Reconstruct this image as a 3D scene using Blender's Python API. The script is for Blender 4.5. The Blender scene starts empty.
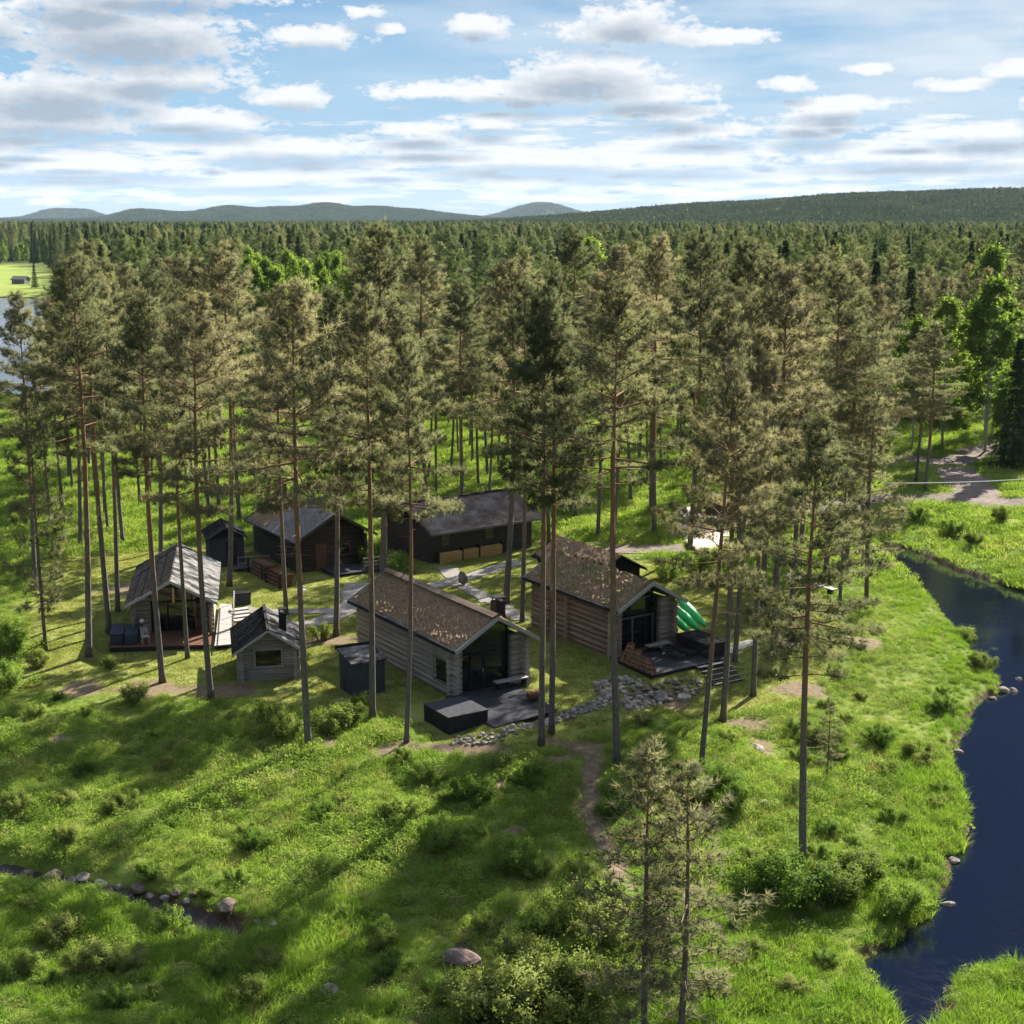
import bpy, math, random
import numpy as np
from mathutils import Vector, Euler

C = bpy.context.scene.collection
SC = bpy.context.scene
R = math.radians
rng = np.random.default_rng(7)
random.seed(7)

# ------------------------------------------------------------------ camera
F, HY, CH = 1500.0, 216.2, 26.0
PITCH = math.atan((512 - HY) / F)
cam = bpy.data.cameras.new('camera')
cam.sensor_fit = 'HORIZONTAL'
cam.angle = 2 * math.atan(512 / F)
cam.clip_start = 0.5
cam.clip_end = 30000
cam_o = bpy.data.objects.new('camera', cam)
C.objects.link(cam_o)
cam_o.location = (0, 0, CH)
cam_o.rotation_euler = (math.pi / 2 - PITCH, 0, 0)
SC.camera = cam_o

SUN_DIR = Vector((0.53, 0.848, 0)).normalized()
SUN_EL = R(32)
SUN_VEC = Vector((SUN_DIR.x * math.cos(SUN_EL), SUN_DIR.y * math.cos(SUN_EL), math.sin(SUN_EL)))

def flat_at(px, py, z=0.0):
    """point of the level z seen at that pixel of the photograph"""
    a = math.atan((py - 512) / F) + PITCH
    y = (CH - z) / math.tan(a)
    dep = y * math.cos(PITCH) + (CH - z) * math.sin(PITCH)
    return ((px - 512) / F * dep, y)

def top_height(y, ty):
    k = (512 - ty) / F
    return CH + y * (k * math.cos(PITCH) - math.sin(PITCH)) / (math.cos(PITCH) + k * math.sin(PITCH))

def to_px(x, y, z):
    dz = z - CH
    dep = y * math.cos(PITCH) - dz * math.sin(PITCH)
    up = y * math.sin(PITCH) + dz * math.cos(PITCH)
    return 512 + F * x / dep, 512 - F * up / dep

# ------------------------------------------------------------------ terrain
WATER = -1.5
def poly_world(pts, z):
    return np.array([flat_at(px, py, z) for px, py in pts])

RIVER = poly_world([(889, 548), (893, 560), (915, 580), (945, 615), (968, 645), (985, 665), (1000, 682), (1004, 692),
    (985, 700), (975, 712), (968, 732), (953, 758), (965, 800), (972, 832), (956, 858), (950, 888), (930, 915), (902, 940),
    (866, 962), (880, 988), (900, 1024), (912, 1080), (918, 1140), (945, 1140), (938, 1080), (933, 1024), (948, 988), (966, 972), (1000, 966), (1060, 970),
    (1250, 985), (1500, 960), (1500, 760), (1250, 690), (1110, 628), (1024, 592), (985, 580), (955, 571), (925, 557), (905, 548)], WATER)
LAKE = poly_world([(-900, 400), (-200, 396), (0, 396), (45, 399), (70, 388), (75, 350), (60, 330), (70, 318), (66, 306), (40, 300), (0, 297), (-300, 295), (-900, 296)], WATER)
BROOK = np.array([flat_at(px, py, -0.6) for px, py in
    [(-90, 838), (-40, 850), (10, 862), (60, 868), (110, 876), (160, 888), (205, 903), (240, 913)]])

def seg_dist(x, y, P, closed):
    d = np.full(x.shape, 1e9)
    n = len(P)
    for i in range(n if closed else n - 1):
        a = P[i]; b = P[(i + 1) % n]
        ab = b - a
        L = ab @ ab + 1e-9
        t = np.clip(((x - a[0]) * ab[0] + (y - a[1]) * ab[1]) / L, 0, 1)
        dx = x - a[0] - t * ab[0]; dy = y - a[1] - t * ab[1]
        d = np.minimum(d, dx * dx + dy * dy)
    return np.sqrt(d)

def inside(x, y, P):
    c = np.zeros(x.shape, bool)
    n = len(P)
    for i in range(n):
        x1, y1 = P[i]; x2, y2 = P[(i + 1) % n]
        if y1 == y2: continue
        m = ((y1 > y) != (y2 > y)) & (x < (x2 - x1) * (y - y1) / (y2 - y1) + x1)
        c ^= m
    return c

def sdist(x, y, P):
    d = seg_dist(x, y, P, True)
    return np.where(inside(x, y, P), -d, d)

def sm(a, b, t):
    t = np.clip((t - a) / (b - a), 0, 1)
    return t * t * (3 - 2 * t)

def gauss(u, s):
    return np.exp(-(u / s) ** 2)

def hills(x, y):
    z = np.zeros_like(x)
    # long ridge on the right, about three kilometres off
    prof = sm(-170, 620, x) * (1 - .12 * sm(690, 1050, x)) * (1 + .05 * np.sin(x / 90.) + .03 * np.sin(x / 37. + 1))
    z += 46 * prof * sm(1450, 2250, y) * (1 - .8 * sm(2400, 3400, y))
    # the left chain, six kilometres off
    u = x * 6000 / np.maximum(y, 1000)
    chain = .56 * gauss(u + 1450, 130) + .70 * gauss(u + 1110, 190) + .86 * gauss(u + 740, 210) + .50 * gauss(u + 450, 150) + .25 * gauss(u + 250, 150) + .05 * np.sin(u / 31.) * gauss(u + 800, 500)
    z += 68 * np.clip(chain, 0, 1.05) * sm(4900, 6000, y) * (1 - sm(6100, 7500, y))
    u = x * 9000 / np.maximum(y, 1000)
    z += 88 * gauss(u - 165, 235) * sm(8000, 9000, y)
    z += 56 * np.clip(gauss(u + 2690, 150) + .7 * gauss(u + 2500, 110), 0, 1.05) * sm(8000, 9000, y)
    return z

def zt(x, y):
    x = np.asarray(x, float); y = np.asarray(y, float)
    shp = np.broadcast(x, y).shape
    x = np.broadcast_to(x, shp); y = np.broadcast_to(y, shp)
    base = -1.0 * (1 - sm(48, 72, y)) 
    base = base - .35 * (1 - sm(66, 74.5, y)) * sm(-25, -5, x)
    vb = -(x - 8.46) * math.sin(.57) + (y - 86.9) * math.cos(.57); ub = (x - 8.46) * math.cos(.57) + (y - 86.9) * math.sin(.57)
    base = base - .75 * (1 - sm(-5.6, -3.3, vb)) * sm(-7, -3.5, ub) * (1 - sm(7, 14, ub)) * sm(64, 70, y) * (y < 100)
    amp = 1 - .85 * sm(73, 80, y) * (1 - sm(118, 135, y)) * (1 - sm(17, 22, x)) * sm(-32, -26, x)
    amp = amp * (1 - .6 * sm(200, 400, y)) 
    n = (.13 * np.sin(x * .55 + 1.3 * np.sin(y * .31)) * np.cos(y * .47 + .6 * np.sin(x * .23)) + .08 * np.sin(x * 1.13 + y * .71) + .06 * np.sin(y * 1.37 - x * .83 + 2))
    z = base + n * amp
    near = y < 700
    dr = np.full(shp, 99.); dl = np.full(shp, 99.); db = np.full(shp, 99.)
    m = near & (y < 190) & (y > 20)
    if m.any():
        dr[m] = sdist(x[m], y[m], RIVER)
        db[m] = seg_dist(x[m], y[m], BROOK, False)
    m = near & (y > 180)
    if m.any():
        dl[m] = sdist(x[m], y[m], LAKE)
    for d, w in ((dr, 11.), (dl, 14.)):
        bank = np.where(d > 0, -1.55 + .45 * sm(0, .8, d) + (z + 1.1) * sm(.6, w, d), -1.55 - np.minimum(1.4, -d * .5))
        z = np.where(d < w, bank, z)
    z = z - .6 * (1 - sm(.35, 1.3, db)) * (y < 120) * (dr > 2)
    return z + hills(x, y)

HX = np.arange(-110, 110.1, .5); HYG = np.arange(42, 262.1, .5)
_a, _b = np.meshgrid(HX, HYG)
HGRID = zt(_a.ravel(), _b.ravel()).reshape(_a.shape)
def z1(x, y):
    i = (x + 110) * 2; j = (y - 42) * 2
    if 0 <= i < len(HX) - 1 and 0 <= j < len(HYG) - 1:
        a, b = int(i), int(j); u, v = i - a, j - b
        return float((HGRID[b, a] * (1 - u) + HGRID[b, a + 1] * u) * (1 - v) + (HGRID[b + 1, a] * (1 - u) + HGRID[b + 1, a + 1] * u) * v)
    return float(zt(np.array([x]), np.array([y]))[0])

def at(px, py, dz=0.0):
    """point of the ground seen at that pixel of the photograph"""
    z = 0.0
    for _ in range(25):
        x, y = flat_at(px, py, z)
        z = .5 * z + .5 * (z1(x, y) + dz)
    return x, y, z1(x, y)

# ------------------------------------------------------------------ mesh helper
class MB:
    def __init__(s):
        s.v = []; s.f = []; s.m = []; s.sm = []
    def add(s, vs, fs, mi=0, smooth=False):
        o = len(s.v)
        s.v += [tuple(p) for p in vs]
        s.f += [tuple(i + o for i in f) for f in fs]
        s.m += [mi] * len(fs); s.sm += [smooth] * len(fs)
    def hexa(s, p, mi=0):       # 8 points, bottom ring then top ring
        s.add(p, [(3, 2, 1, 0), (4, 5, 6, 7), (0, 1, 5, 4), (1, 2, 6, 5), (2, 3, 7, 6), (3, 0, 4, 7)], mi)
    def box(s, c, d, mi=0, rz=0., rx=0., ry=0., bev=0.):
        E = Euler((rx, ry, rz)).to_matrix()
        hx, hy, hz = d[0] / 2, d[1] / 2, d[2] / 2
        P = [Vector((a * hx, b * hy, e * hz)) for e in (-1, 1) for a, b in ((-1, -1), (1, -1), (1, 1), (-1, 1))]
        s.hexa([E @ q + Vector(c) for q in P], mi)
    def tube(s, pts, rad, n=8, mi=0, caps=True, smooth=True, wob=0):
        pts = [Vector(p) for p in pts]
        if not isinstance(rad, (list, tuple)): rad = [rad] * len(pts)
        vs = []; fs = []
        for i, p in enumerate(pts):
            t = (pts[min(i + 1, len(pts) - 1)] - pts[max(i - 1, 0)]).normalized()
            a = t.cross(Vector((0, 0, 1)) if abs(t.z) < .9 else Vector((0, 1, 0))).normalized(); b = t.cross(a)
            for k in range(n):
                q = 2 * math.pi * k / n
                r = rad[i] * (1 + wob * (random.random() - .5))
                vs.append(p + a * math.cos(q) * r + b * math.sin(q) * r)
        for i in range(len(pts) - 1):
            for k in range(n):
                fs.append((i * n + k, (i + 1) * n + k, (i + 1) * n + (k + 1) % n, i * n + (k + 1) % n))
        s.add(vs, fs, mi, smooth)
        if caps:
            o = len(s.v) - len(vs)
            s.f += [tuple(o + k for k in range(n)), tuple(o + (len(pts) - 1) * n + n - 1 - k for k in range(n))]
            s.m += [mi, mi]; s.sm += [False, False]
    def mesh(s, name, mats):
        me = bpy.data.meshes.new(name)
        me.from_pydata(s.v, [], s.f)
        for m in (mats if isinstance(mats, (list, tuple)) else [mats]): me.materials.append(m)
        me.polygons.foreach_set('material_index', s.m)
        me.polygons.foreach_set('use_smooth', s.sm)
        me.update()
        return me
    def build(s, name, mats, parent=None, loc=None, rz=0.):
        return link(name, s.mesh(name, mats), parent, loc, rz)

def link(name, me, parent=None, loc=None, rz=0.):
    o = bpy.data.objects.new(name, me)
    C.objects.link(o)
    if parent is not None: o.parent = parent
    if loc is not None: o.location = loc
    if rz: o.rotation_euler = (0, 0, rz)
    return o

def np_mesh(name, V, Fc, mats, mi=None, smooth=False, nrm=None):
    """fast mesh from arrays; Fc is (n,3) or (n,4)"""
    me = bpy.data.meshes.new(name)
    V = np.asarray(V, np.float32); Fc = np.array(Fc, np.int32)
    if nrm is not None:                # leaf normals follow the outline of the crown
        nrm = np.asarray(nrm, np.float32); nrm = nrm / (np.linalg.norm(nrm, axis=1, keepdims=True) + 1e-9)
        gn = np.cross(V[Fc[:, 1]] - V[Fc[:, 0]], V[Fc[:, 2]] - V[Fc[:, 0]])
        fl = (gn * nrm[Fc[:, 0]]).sum(1) < 0
        Fc[fl] = Fc[fl][:, ::-1]
        smooth = True
    k = Fc.shape[1]
    me.vertices.add(len(V)); me.vertices.foreach_set('co', V.ravel())
    me.loops.add(Fc.size); me.loops.foreach_set('vertex_index', Fc.ravel())
    me.polygons.add(len(Fc))
    me.polygons.foreach_set('loop_start', np.arange(0, Fc.size, k, dtype=np.int32))
    me.polygons.foreach_set('loop_total', np.full(len(Fc), k, np.int32))
    for m in (mats if isinstance(mats, (list, tuple)) else [mats]): me.materials.append(m)
    if mi is not None: me.polygons.foreach_set('material_index', np.asarray(mi, np.int32))
    if smooth: me.polygons.foreach_set('use_smooth', np.ones(len(Fc), bool))
    me.update(calc_edges=True)
    if nrm is not None: me.normals_split_custom_set_from_vertices(nrm.tolist())
    return me

def empty(name, loc, rz=0., label=None, cat=None, group=None):
    o = bpy.data.objects.new(name, None)
    C.objects.link(o)
    o.empty_display_size = .3
    o.location = loc; o.rotation_euler = (0, 0, rz)
    return tag(o, label, cat, group)

def tag(o, label=None, cat=None, group=None, kind=None):
    if label: o['label'] = label
    if cat: o['category'] = cat
    if group: o['group'] = group
    if kind: o['kind'] = kind
    return o

def dup(root, loc, rz=0., scale=None, label=None):
    r = root.copy(); C.objects.link(r)
    r.location = loc; r.rotation_euler = (r.rotation_euler.x, r.rotation_euler.y, rz)
    if scale is not None: r.scale = scale if isinstance(scale, (tuple, list)) else (scale,) * 3
    if label: r['label'] = label
    for ch in list(root.children):
        c = ch.copy(); C.objects.link(c); c.parent = r
        for g in list(ch.children):
            d = g.copy(); C.objects.link(d); d.parent = c
    return r
# ------------------------------------------------------------------ materials
def newmat(name):
    m = bpy.data.materials.new(name); m.use_nodes = True
    nt = m.node_tree; nt.nodes.clear()
    return m, nt, nt.nodes, nt.links

def noise(nt, scale, detail=4, rough=.6, vec=None, dist=0.):
    n = nt.nodes.new('ShaderNodeTexNoise')
    n.inputs['Scale'].default_value = scale; n.inputs['Detail'].default_value = detail
    n.inputs['Roughness'].default_value = rough; n.inputs['Distortion'].default_value = dist
    if vec is not None: nt.links.new(vec, n.inputs['Vector'])
    return n.outputs['Fac']

def ramp(nt, fac, stops):
    r = nt.nodes.new('ShaderNodeValToRGB')
    e = r.color_ramp.elements
    while len(e) < len(stops): e.new(.5)
    for i, (p, c) in enumerate(stops):
        e[i].position = p
        e[i].color = (c, c, c, 1) if isinstance(c, (int, float)) else (*c, 1)
    nt.links.new(fac, r.inputs['Fac'])
    return r.outputs['Color']

def mix(nt, fac, a, b, mode='MIX'):
    m = nt.nodes.new('ShaderNodeMix'); m.data_type = 'RGBA'; m.blend_type = mode
    for sck, v in ((m.inputs[0], fac), (m.inputs[6], a), (m.inputs[7], b)):
        if isinstance(v, (int, float)): sck.default_value = v
        elif isinstance(v, tuple): sck.default_value = (*v, 1)
        else: nt.links.new(v, sck)
    return m.outputs[2]

def mth(nt, op, a, b=None, c=None):
    m = nt.nodes.new('ShaderNodeMath'); m.operation = op
    for i, v in enumerate((a, b, c)):
        if v is None: continue
        if isinstance(v, (int, float)): m.inputs[i].default_value = v
        else: nt.links.new(v, m.inputs[i])
    return m.outputs[0]

def coords(nt, kind='Object', scale=(1, 1, 1)):
    t = nt.nodes.new('ShaderNodeTexCoord')
    if scale == (1, 1, 1): return t.outputs[kind]
    m = nt.nodes.new('ShaderNodeMapping'); m.inputs['Scale'].default_value = scale
    nt.links.new(t.outputs[kind], m.inputs['Vector'])
    return m.outputs[0]

def position(nt, scale=(1, 1, 1)):
    g = nt.nodes.new('ShaderNodeNewGeometry')
    if scale == (1, 1, 1): return g.outputs['Position']
    m = nt.nodes.new('ShaderNodeMapping'); m.inputs['Scale'].default_value = scale
    nt.links.new(g.outputs['Position'], m.inputs['Vector'])
    return m.outputs[0]

def bump(nt, h, strength=.5, dist=.05):
    b = nt.nodes.new('ShaderNodeBump')
    b.inputs['Strength'].default_value = strength; b.inputs['Distance'].default_value = dist
    nt.links.new(h, b.inputs['Height'])
    return b.outputs[0]

def finish(m, nt, col, rough=.8, nrm=None, metal=0., spec=.3, em=None):
    p = nt.nodes.new('ShaderNodeBsdfPrincipled'); o = nt.nodes.new('ShaderNodeOutputMaterial')
    if isinstance(col, tuple): p.inputs['Base Color'].default_value = (*col, 1)
    else: nt.links.new(col, p.inputs['Base Color'])
    if isinstance(rough, (int, float)): p.inputs['Roughness'].default_value = rough
    else: nt.links.new(rough, p.inputs['Roughness'])
    p.inputs['Metallic'].default_value = metal
    p.inputs['Specular IOR Level'].default_value = spec
    if nrm is not None: nt.links.new(nrm, p.inputs['Normal'])
    nt.links.new(p.outputs[0], o.inputs[0])
    return m

def simple(name, c1, c2, scale=6., stretch=(1, 1, 1), rough=.8, bmp=.3, bd=.02, spec=.06, lo=.35, hi=.68, space='Object'):
    m, nt, N, L = newmat(name)
    v = coords(nt, space, stretch)
    f = noise(nt, scale, 6, .65, v)
    c = ramp(nt, f, [(lo, c1), (hi, c2)])
    return finish(m, nt, c, rough, bump(nt, f, bmp, bd) if bmp else None, spec=spec)

def leafmat(name, cols, trans=.35, scale=.6, rnd=.5, tcol=(1.2, 1.25, .7)):
    """leaves: colour varies by clump and by plant; part of the light passes through"""
    m, nt, N, L = newmat(name)
    oi = N.new('ShaderNodeObjectInfo')
    f = noise(nt, scale, 3, .7, position(nt))
    f = mth(nt, 'ADD', mth(nt, 'MULTIPLY', f, 1 - rnd), mth(nt, 'MULTIPLY', oi.outputs['Random'], rnd))
    n = len(cols)
    c = ramp(nt, f, [(.22 + .56 * i / (n - 1), q) for i, q in enumerate(cols)])
    d = N.new('ShaderNodeBsdfDiffuse'); t = N.new('ShaderNodeBsdfTranslucent'); mx = N.new('ShaderNodeMixShader')
    g = N.new('ShaderNodeBsdfGlossy'); g.inputs['Roughness'].default_value = .55; g.inputs['Color'].default_value = (.8, .8, .8, 1)
    mx2 = N.new('ShaderNodeMixShader'); mx2.inputs[0].default_value = .004
    L.new(c, d.inputs[0]); L.new(mix(nt, 1., c, tcol, 'MULTIPLY'), t.inputs[0])
    mx.inputs[0].default_value = trans
    L.new(d.outputs[0], mx.inputs[1]); L.new(t.outputs[0], mx.inputs[2])
    L.new(mx.outputs[0], mx2.inputs[1]); L.new(g.outputs[0], mx2.inputs[2])
    o = N.new('ShaderNodeOutputMaterial'); L.new(mx2.outputs[0], o.inputs[0])
    return m

M = {}
M['needles'] = leafmat('pine_needles', [(.112, .128, .064), (.172, .174, .090), (.226, .208, .120)], .5, .5, .6, (1.12, 1.1, .8))
M['needles_dark'] = leafmat('spruce_needles', [(.034, .058, .028), (.056, .082, .038), (.086, .110, .052)], .4, .5, .6)
M['needles_far'] = leafmat('forest_pine_needles', [(.078, .112, .050), (.132, .158, .072), (.200, .204, .106)], .5, .012, .6)
M['birch_leaf'] = leafmat('birch_leaves', [(.105, .175, .028), (.165, .240, .038), (.225, .295, .060)], .58, .5, .5)
M['bush_leaf'] = leafmat('shrub_leaves', [(.085, .150, .022), (.145, .220, .035), (.210, .265, .056)], .45, .6, .7)
M['willow_leaf'] = leafmat('willow_leaves', [(.110, .155, .030), (.155, .195, .040), (.205, .228, .062)], .45, .6, .6)
M['grass'] = leafmat('grass_blades', [(.095, .170, .022), (.180, .270, .042), (.265, .325, .070), (.345, .335, .125)], .46, .22, .35)
M['sedge'] = leafmat('sedge_blades', [(.090, .175, .020), (.155, .250, .034), (.225, .295, .058)], .46, .2, .35)
M['straw'] = leafmat('dry_straw', [(.20, .17, .075), (.34, .29, .14)], .35, .3, .5)
M['herb'] = leafmat('herb_leaves', [(.105, .180, .024), (.190, .280, .044), (.280, .330, .084)], .45, .3, .5)
M['lawn'] = leafmat('lawn_blades', [(.150, .170, .034), (.215, .225, .054), (.280, .255, .095)], .42, .2, .4)

M['needles_hill'] = leafmat('hill_forest_needles', [(.026, .044, .022), (.044, .062, .030), (.072, .086, .042)], .3, .004, .6)
def bark_mat():
    m, nt, N, L = newmat('pine_bark')
    oc = coords(nt, 'Object')
    sx = N.new('ShaderNodeSeparateXYZ'); L.new(oc, sx.inputs[0])
    mp = N.new('ShaderNodeMapping'); mp.inputs['Scale'].default_value = (5, 5, 1.3); L.new(oc, mp.inputs[0])
    f = noise(nt, 3., 6, .7, mp.outputs[0])
    low = ramp(nt, f, [(.35, (.075, .062, .050)), (.65, (.185, .160, .135))])
    hi = ramp(nt, f, [(.3, (.150, .078, .044)), (.7, (.285, .165, .095))])
    h = mth(nt, 'ADD', sx.outputs['Z'], mth(nt, 'MULTIPLY', f, 4.))
    k = ramp(nt, mth(nt, 'DIVIDE', h, 22.), [(.30, 0.), (.58, 1.)])
    return finish(m, nt, mix(nt, k, low, hi), .9, bump(nt, f, .8, .05), spec=.1)
M['bark'] = bark_mat()
M['bark_dark'] = simple('spruce_bark', (.05, .04, .033), (.12, .10, .085), 4, (4, 4, 1), .9, .6)
M['bark_birch'] = simple('birch_bark', (.10, .09, .08), (.42, .40, .37), 3, (1, 1, 4), .8, .3, lo=.30, hi=.42)
M['twig'] = simple('shrub_stem', (.07, .05, .035), (.15, .11, .08), 8, (1, 1, 1), .9, .3)
M['stone'] = simple('granite', (.115, .098, .082), (.29, .255, .22), 3.5, (1, 1, 1), .85, .6, .04)
M['stone_pink'] = simple('red_granite', (.10, .070, .058), (.24, .175, .15), 3., (1, 1, 1), .85, .6, .05)
M['stone_pale'] = simple('pale_granite', (.22, .19, .155), (.46, .41, .34), 4., (1, 1, 1), .85, .5, .03)
M['gravel'] = simple('gravel', (.13, .12, .105), (.25, .23, .205), 9., (1, 1, 1), .95, .6, .03)
M['dirt'] = simple('dirt', (.085, .060, .038), (.20, .150, .100), 2.5, (1, 1, 1), .95, .6, .05)
M['gravel_red'] = simple('reddish_gravel', (.10, .078, .064), (.19, .15, .125), 1.2, (1, 1, 1), .95, .5, .05)
# ------------------------------------------------------------------ plants
def unit(a):
    return a / (np.linalg.norm(a, axis=-1, keepdims=True) + 1e-9)

def sprays(g, cen, axis, K, lmin, lmax, w, spread):
    """K narrow leaf-sized triangles round every point"""
    n = len(cen)
    c = np.repeat(cen, K, 0); a = np.repeat(axis, K, 0)
    d = unit(a + spread * g.normal(size=(n * K, 3)))
    s = unit(np.cross(d, g.normal(size=(n * K, 3))))
    L = g.uniform(lmin, lmax, (n * K, 1)); W = w * g.uniform(.6, 1.3, (n * K, 1)) / 2
    V = np.stack([c - s * W, c + s * W, c + d * L], 1).reshape(-1, 3)
    return V, np.arange(len(V)).reshape(-1, 3)

def leaves(g, cen, nrm, size, flat=.6):
    """one four-cornered leaf at every point"""
    n = len(cen)
    N = unit(nrm * flat + g.normal(size=(n, 3)) * .6)
    a = unit(np.cross(N, g.normal(size=(n, 3)))); b = np.cross(N, a)
    S = size * g.uniform(.6, 1.35, (n, 1))
    V = np.stack([cen - a * S * .7, cen - b * S * .38, cen + a * S * .7, cen + b * S * .38], 1).reshape(-1, 3)
    return V, np.arange(len(V)).reshape(-1, 4)

def pine_meshes(seed, H, cs, Rc, dens=1.0, sparse=0., lod=1.):
    g = np.random.default_rng(seed)
    wood = MB()
    bend = g.normal(size=(2,)) * .018 * H
    def tp(z):
        t = z / H
        return np.array([bend[0] * math.sin(t * 2.6), bend[1] * math.sin(t * 2.1 + .4), z])
    tr = [(.0, 1.25), (.03, 1.0), (.12, .90), (.3, .80), (.5, .66), (.7, .45), (.85, .25), (.96, .09), (1., .03)]
    r0 = .0080 * H + .015
    wood.tube([tp(t * H) for t, _ in tr], [r * r0 for _, r in tr], 9, wob=.08)
    cen = []; axs = []
    zc = cs * H
    z = zc
    k = 0
    while z < H - .15:
        t = (z - zc) / (H - zc)
        prof = min(1., (t * 3. + .5)) * (1 - t) ** .72
        nb = int(g.integers(4, 6)) if t < .85 else 3
        a0 = g.uniform(0, 6.28)
        fat = g.uniform(.75, 1.2)
        for j in range(nb):
            if g.random() < .10 + .30 * sparse * (1 - t): continue
            az = a0 + 6.283 * j / nb + g.normal() * .35
            L = Rc * prof * fat * g.uniform(.5, 1.2) + .35
            el = R(-10 + 60 * t ** 1.3) + g.normal() * .13
            d = np.array([math.cos(az) * math.cos(el), math.sin(az) * math.cos(el), math.sin(el)])
            b0 = tp(z + g.uniform(-.18, .18))
            side = np.array([-math.sin(az), math.cos(az), 0])
            curve = .13 * L + .05
            pt = lambda s: b0 + d * L * s + np.array([0, 0, curve * s * s])
            wood.tube([pt(0), pt(.5), pt(1.)], [.012 + .010 * L, .008 + .006 * L, .007], 4, caps=False)
            nt = max(4, int((L * 16.5 + 7) * dens))
            s = g.uniform(.36 if t < .6 else .15, 1.04, nt) ** .85
            lat = g.uniform(-1, 1, nt) * (.46 * L * (1.15 - s) + .14)
            base = b0 + d * L * s[:, None] + np.stack([0 * s, 0 * s, curve * s * s], 1)
            p = base + side * lat[:, None] + np.stack([g.normal(size=nt) * .08, g.normal(size=nt) * .08, g.normal(size=nt) * .09 + .04], 1)
            cen.append(p)
            ax = d * .6 + side * np.sign(lat)[:, None] * .35 + np.array([0, 0, .5])
            axs.append(ax)
        z += g.uniform(.50, .92) * (1. if t < .7 else .62)
        k += 1
    for j in range(int(9 + 6 * sparse)):           # dead snags under the crown
        z = g.uniform(.18 + .2 * cs, 1.0) * zc
        az = g.uniform(0, 6.28); L = g.uniform(.4, 1.5)
        b0 = tp(z)
        wood.tube([b0, b0 + np.array([math.cos(az) * L, math.sin(az) * L, g.uniform(-.3, .15) * L])], [.02, .006], 3, caps=False)
    cen = np.concatenate(cen); axs = np.concatenate(axs)
    K = 15
    V, Fc = sprays(g, cen, axs, K, .18, .40, .036, .8)
    cn = unit(np.stack([cen[:, 0], cen[:, 1], np.zeros(len(cen))], 1)) * .75 + np.array([0, 0, .7]) + g.normal(size=cen.shape) * .35
    return wood.mesh('pine_wood', M['bark']), np_mesh('pine_crown', V, Fc, M['needles'], nrm=np.repeat(cn, K * 3, 0))

def spruce_meshes(seed, H, Rc, n_tuft=2400):
    g = np.random.default_rng(seed)
    wood = MB(); r0 = .008 * H + .02
    wood.tube([(0, 0, 0), (0, 0, .4 * H), (0, 0, H)], [r0, r0 * .7, .02], 7)
    t = g.random(n_tuft) ** 1.45
    az = g.uniform(0, 6.283, n_tuft)
    rr = Rc * (1 - t) ** .9 * (.75 + .25 * np.sin(az * 5 + t * 40)) + .12
    q = g.random(n_tuft) ** .5
    z = H * (.06 + .94 * t) - rr * q * .35 + .25 * np.sin(t * H * 5.) * q
    cen = np.stack([np.cos(az) * rr * q, np.sin(az) * rr * q, z], 1)
    ax = np.stack([np.cos(az), np.sin(az), np.full(n_tuft, -.35)], 1)
    V, Fc = sprays(g, cen, ax, 5, .25, .55, .14, .45)
    return wood.mesh('spruce_wood', M['bark_dark']), np_mesh('spruce_crown', V, Fc, M['needles_dark'])

def birch_meshes(seed, H, Rc, cs=.22, n_leaf=22000, leaf=.21, mat='birch_leaf'):
    g = np.random.default_rng(seed)
    wood = MB(); r0 = .007 * H + .02
    wood.tube([(0, 0, 0), (.01 * H, 0, .35 * H), (-.01 * H, .01 * H, .7 * H), (0, 0, .97 * H)], [r0, r0 * .75, r0 * .4, .012], 7)
    ncl = 130
    cc = []; cr = []
    for i in range(ncl):
        t = g.random() ** .85
        prof = math.sin(math.pi * min(1, .14 + .86 * t)) ** .75 if t > .35 else .80 + .20 * t / .35
        az = g.uniform(0, 6.283); rr = Rc * prof * g.uniform(.35, .95)
        z = H * (cs + (1 - cs) * t * .96)
        c = np.array([math.cos(az) * rr, math.sin(az) * rr, z])
        cc.append(c); cr.append(g.uniform(.22, .44) * Rc * .62)
        b0 = np.array([0, 0, max(.1 * H, z - rr * .9)])
        wood.tube([b0, (b0 + c) / 2 + [0, 0, .1], c], [.035, .02, .008], 4, caps=False)
    cc = np.array(cc); cr = np.array(cr)
    idx = g.integers(0, ncl, n_leaf)
    d = unit(g.normal(size=(n_leaf, 3)))
    rad = cr[idx][:, None] * np.abs(g.normal(size=(n_leaf, 1))) * .75
    cen = cc[idx] + d * rad * np.array([1, 1, .85])
    V, Fc = leaves(g, cen, d + np.array([0, 0, .35]), leaf)
    cn = d * .6 + unit(cen * np.array([1, 1, 0])) * .5 + np.array([0, 0, .45])
    return wood.mesh('birch_wood', M['bark_birch']), np_mesh('birch_crown', V, Fc, M[mat], nrm=np.repeat(cn, 4, 0))

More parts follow.
